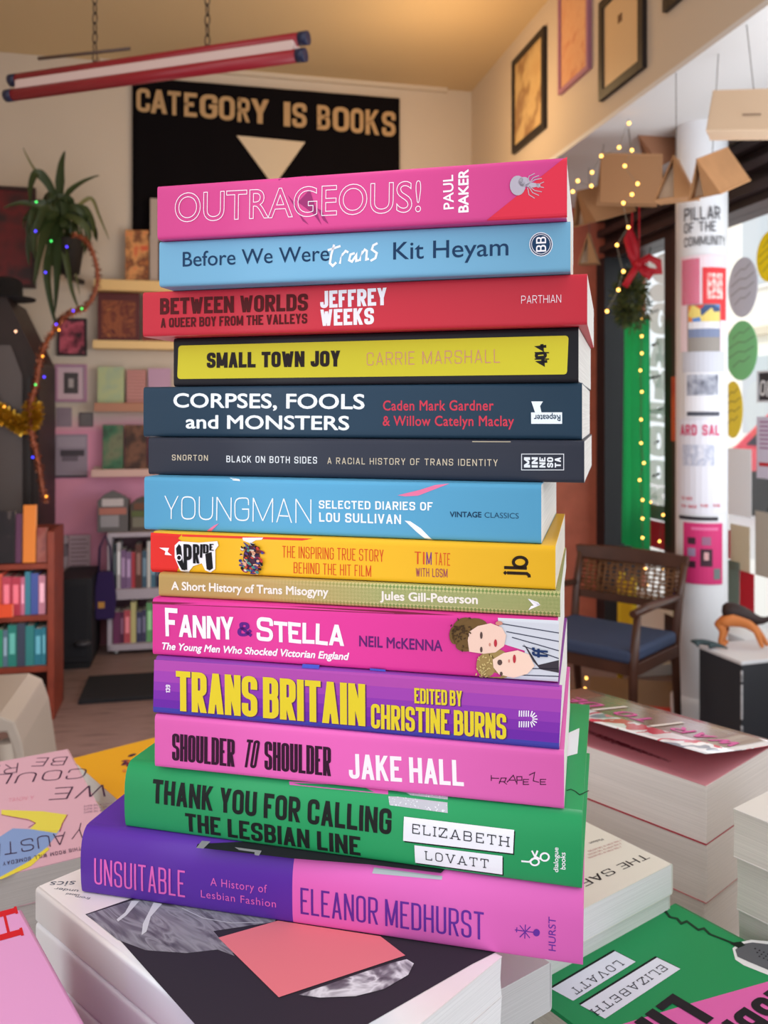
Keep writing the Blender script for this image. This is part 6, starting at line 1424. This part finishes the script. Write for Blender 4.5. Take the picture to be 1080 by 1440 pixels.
# toy cat walking, tail raised: tan legs, black back
q = P(1030, 902, 2.93); tz = zt3
t = thing('toy_animal', 'orange and black toy animal with curled tail standing on the black plinth', 'toy', (q.x, q.y, tz), math.radians(-20))
def skin(nm, edges, m, sub=1):
    """verts: list of (x, y, z, r); chains of indices"""
    vs, ch = edges; me = bpy.data.meshes.new(nm); es = []
    for c in ch: es += list(zip(c, c[1:]))
    me.from_pydata([v[:3] for v in vs], es, []); me.materials.append(m); o = bpy.data.objects.new(nm, me); COL.objects.link(o); o.parent = t
    md = o.modifiers.new('skin', 'SKIN'); md.use_smooth_shade = True
    for i, v in enumerate(vs): me.skin_vertices[0].data[i].radius = (v[3], v[3])
    me.skin_vertices[0].data[0].use_root = True
    s2 = o.modifiers.new('sub', 'SUBSURF'); s2.levels = sub; s2.render_levels = sub; return o
tan = mat((206, 122, 62), .6); blk = mat((44, 26, 24), .6)
k = .92
# body seen from behind-left: rump up, head low towards the sill
vs = [(-.032, 0, .098, .038), (.008, 0, .104, .036), (.046, 0, .092, .030), (.078, 0, .082, .022),          # 0-3 trunk: rump .. chest
      (-.04, -.02, .075, .022), (-.03, -.018, .05, .011), (-.042, -.018, .012, .010), (-.02, -.018, .006, .008),   # near hind leg
      (-.035, .02, .075, .022), (-.02, .02, .05, .011), (-.03, .02, .012, .010), (-.012, .02, .006, .008),
      (.075, -.016, .06, .011), (.085, -.016, .03, .009), (.095, -.016, .006, .008), (.08, .018, .06, .011), (.10, .018, .03, .009), (.112, .018, .006, .008)]
skin('body', (vs, [[0, 1, 2, 3], [0, 4, 5, 6, 7], [0, 8, 9, 10, 11], [3, 12, 13, 14], [3, 15, 16, 17]]), tan)
vs = [(-.038, 0, .116, .036), (.0, 0, .122, .036), (.035, 0, .112, .030), (.07, 0, .096, .022), (.095, 0, .094, .014), (.115, 0, .104, .009), (.132, 0, .12, .004)]
skin('dark_coat', (vs, [[0, 1, 2, 3, 4, 5, 6]]), blk)
vs = [(-.06, -.02, .012, .011), (-.08, -.02, .018, .010), (-.10, -.02, .02, .008), (-.118, -.02, .026, .004)]
t2 = t
t = thing('toy_lizard', 'small dark toy figure lying beside the orange toy on the plinth', 'toy', (q.x - .035, q.y - .05, tz), math.radians(-20))
vs = [(-.05, 0, .016, .012), (-.075, 0, .02, .011), (-.1, 0, .022, .009), (-.12, .0, .02, .004), (-.02, 0, .012, .006), (.0, 0, .006, .003), (-.06, -.018, .006, .004), (-.06, .018, .006, .004), (-.095, -.018, .006, .004), (-.095, .018, .006, .004)]
skin('body', (vs, [[0, 1, 2, 3], [0, 4, 5], [0, 6], [0, 7], [2, 8], [2, 9]]), mat((48, 66, 70), .5))
# tall purple and lime pennant left of the pillar, behind the chair
a = P(947, 950, 3.5); b_ = P(974, 950, 3.5); z0_ = a.z; z1_ = P(947, 820, 3.5).z
t = thing('pennant', 'narrow purple and lime hanging banner behind the chair beside the pillar', 'banner', (a.x, a.y, z0_), 0)
ww = b_.x - a.x; hh = z1_ - z0_
for nm, f0, f1, c in (('purple_hem', 0, .12, (52, 36, 120)), ('lime_panel', .12, .8, (146, 160, 40)), ('purple_panel', .8, 1, (48, 40, 110))): bx(nm, t, mat(c, .8), 0, ww, 0, .005, hh * f0, hh * f1)
for f in (.16, .77): MB().ball((ww * .75, -.002, hh * f), .006).build('eyelet', mat((40, 30, 30), .5), t)
bx('orange_mark', t, mat((190, 120, 50), .8), 0, ww * .6, -.002, 0, hh * .3, hh * .34)
MB().tube([(ww / 2, .003, hh), (ww / 2, .003, SOFF - z0_)], .002, 5).build('cord', mat((60, 50, 60), .6), t)
# yellow stool-like thing and red plank behind the chair
a = onp('window', 872, 800, .35)
t = thing('yellow_stand', 'yellow folding stand behind the cane chair', 'stand', (a.x, a.y, 0), WR); ym = mat((226, 196, 30), .5)
for x in (0, .11): MB().tube([(x, 0, 0), (x + .02, 0, .5)], .014, 8).build('leg', ym, t)
bx('panel', t, ym, -.01, .14, -.01, .01, .12, .47, .003); bx('crossbar', t, ym, 0, .12, -.008, .008, .2, .225, .002)
a = P(855, 960, 3.4)
t = thing('red_edged_board', 'brown board with red edge lying on the floor behind the chair legs', 'board', (a.x - .05, a.y + .1, .0), math.radians(-14))
bx('board', t, mat((130, 100, 70), .6), 0, .5, 0, .35, .0, .05); bx('red_edge', t, mat((214, 60, 40), .5), 0, .5, -.008, 0, .03, .05)
# paper bags and folded kraft tents hanging under the soffit
kr = mat((176, 128, 86), .85, vary=.06, bscale=20); krl = mat((212, 184, 156), .85)
def tent(label, c, d, length, wdt, ht, yaw, roll, m=kr, pitch=0, mark=False, sheet=False):
    p = P(c[0], c[1], d); t = thing('paper_tent', label, 'paper decoration', p, yaw, 'kraft paper decorations under the soffit', rot=(roll, pitch, yaw))
    L2 = length / 2
    th = .004
    def wall(nm, a, b_):
        a, b_ = V(a), V(b_); n = V((0, (b_ - a).z, -(b_ - a).y)).normalized() * th
        MB().add([(-L2, a.y, a.z), (L2, a.y, a.z), (L2, b_.y, b_.z), (-L2, b_.y, b_.z), (-L2, a.y + n.y, a.z + n.z), (L2, a.y + n.y, a.z + n.z), (L2, b_.y + n.y, b_.z + n.z), (-L2, b_.y + n.y, b_.z + n.z)],
                 [(0, 3, 2, 1), (4, 5, 6, 7), (0, 1, 5, 4), (1, 2, 6, 5), (2, 3, 7, 6), (3, 0, 4, 7)]).build(nm, m, t)
    wall('side_sheet', (0, -wdt / 2, 0), (0, 0, ht)); wall('side_sheet', (0, 0, ht), (0, wdt / 2, 0))
    if not sheet:
        wall('bottom_sheet', (0, wdt / 2, 0), (0, -wdt / 2, 0))
        for sx_ in (-1, 1):   # gable folds: two triangles meeting in an inward crease
            x = sx_ * L2; i_ = sx_ * (L2 - .035)
            MB().prism([(-wdt / 2, 0), (0, .002), (0, ht)], x - .002, x + .002, 'x').build('gable_fold', m, t)
            MB().prism([(.004, .002), (wdt / 2, 0), (0, ht)], i_ - .002, i_ + .002, 'x').build('gable_fold', krl, t)
    if mark:
        for k in range(2): bx('pencil_mark', t, mat((120, 96, 80), .8), -.02 + .09 * k, .03 + .09 * k, -wdt / 2 - .003 + .02, -wdt / 2 + .018, ht * .35, ht * .38)
    M_ = mw(t).inverted(); e = M_ @ V((p.x, p.y + .01, SOFF)); MB().tube([(0, 0, ht - .002), tuple(e)], .0014, 5).build('thread', mat((90, 84, 80), .6), t)
    return t
tent('pale kraft paper tent hanging highest, at the picture edge', (1052, 190), 2.5, .22, .14, .13, math.radians(-24), .1, krl, .12, True)
tent('long brown kraft tent hanging across the front of the pillar', (1012, 268), 2.7, .20, .11, .12, math.radians(40), .0, kr, -.38)
tent('short brown kraft tent with open fold left of the pillar', (952, 282), 2.85, .12, .13, .14, math.radians(62), .0, kr, -.1)
tent('flat brown kraft sheet folded over, behind the fairy lights', (884, 288), 3.4, .24, .09, .2, math.radians(-4), .1, mat((150, 108, 74), .9), .04, sheet=True)
tent('brown kraft tent hanging behind the fairy lights beside the stack', (850, 308), 3.6, .24, .14, .14, math.radians(30), 0, mat((150, 106, 70), .9), -.3)
tent('small torn kraft tent hanging lowest beside the red book', (829, 372), 3.95, .12, .09, .14, math.radians(70), 0, mat((156, 116, 80), .9), -.1)
tent('reddish kraft tent tucked behind the pillar top', (943, 225), 3.55, .2, .1, .16, math.radians(20), .0, mat((160, 112, 84), .9), -.5)
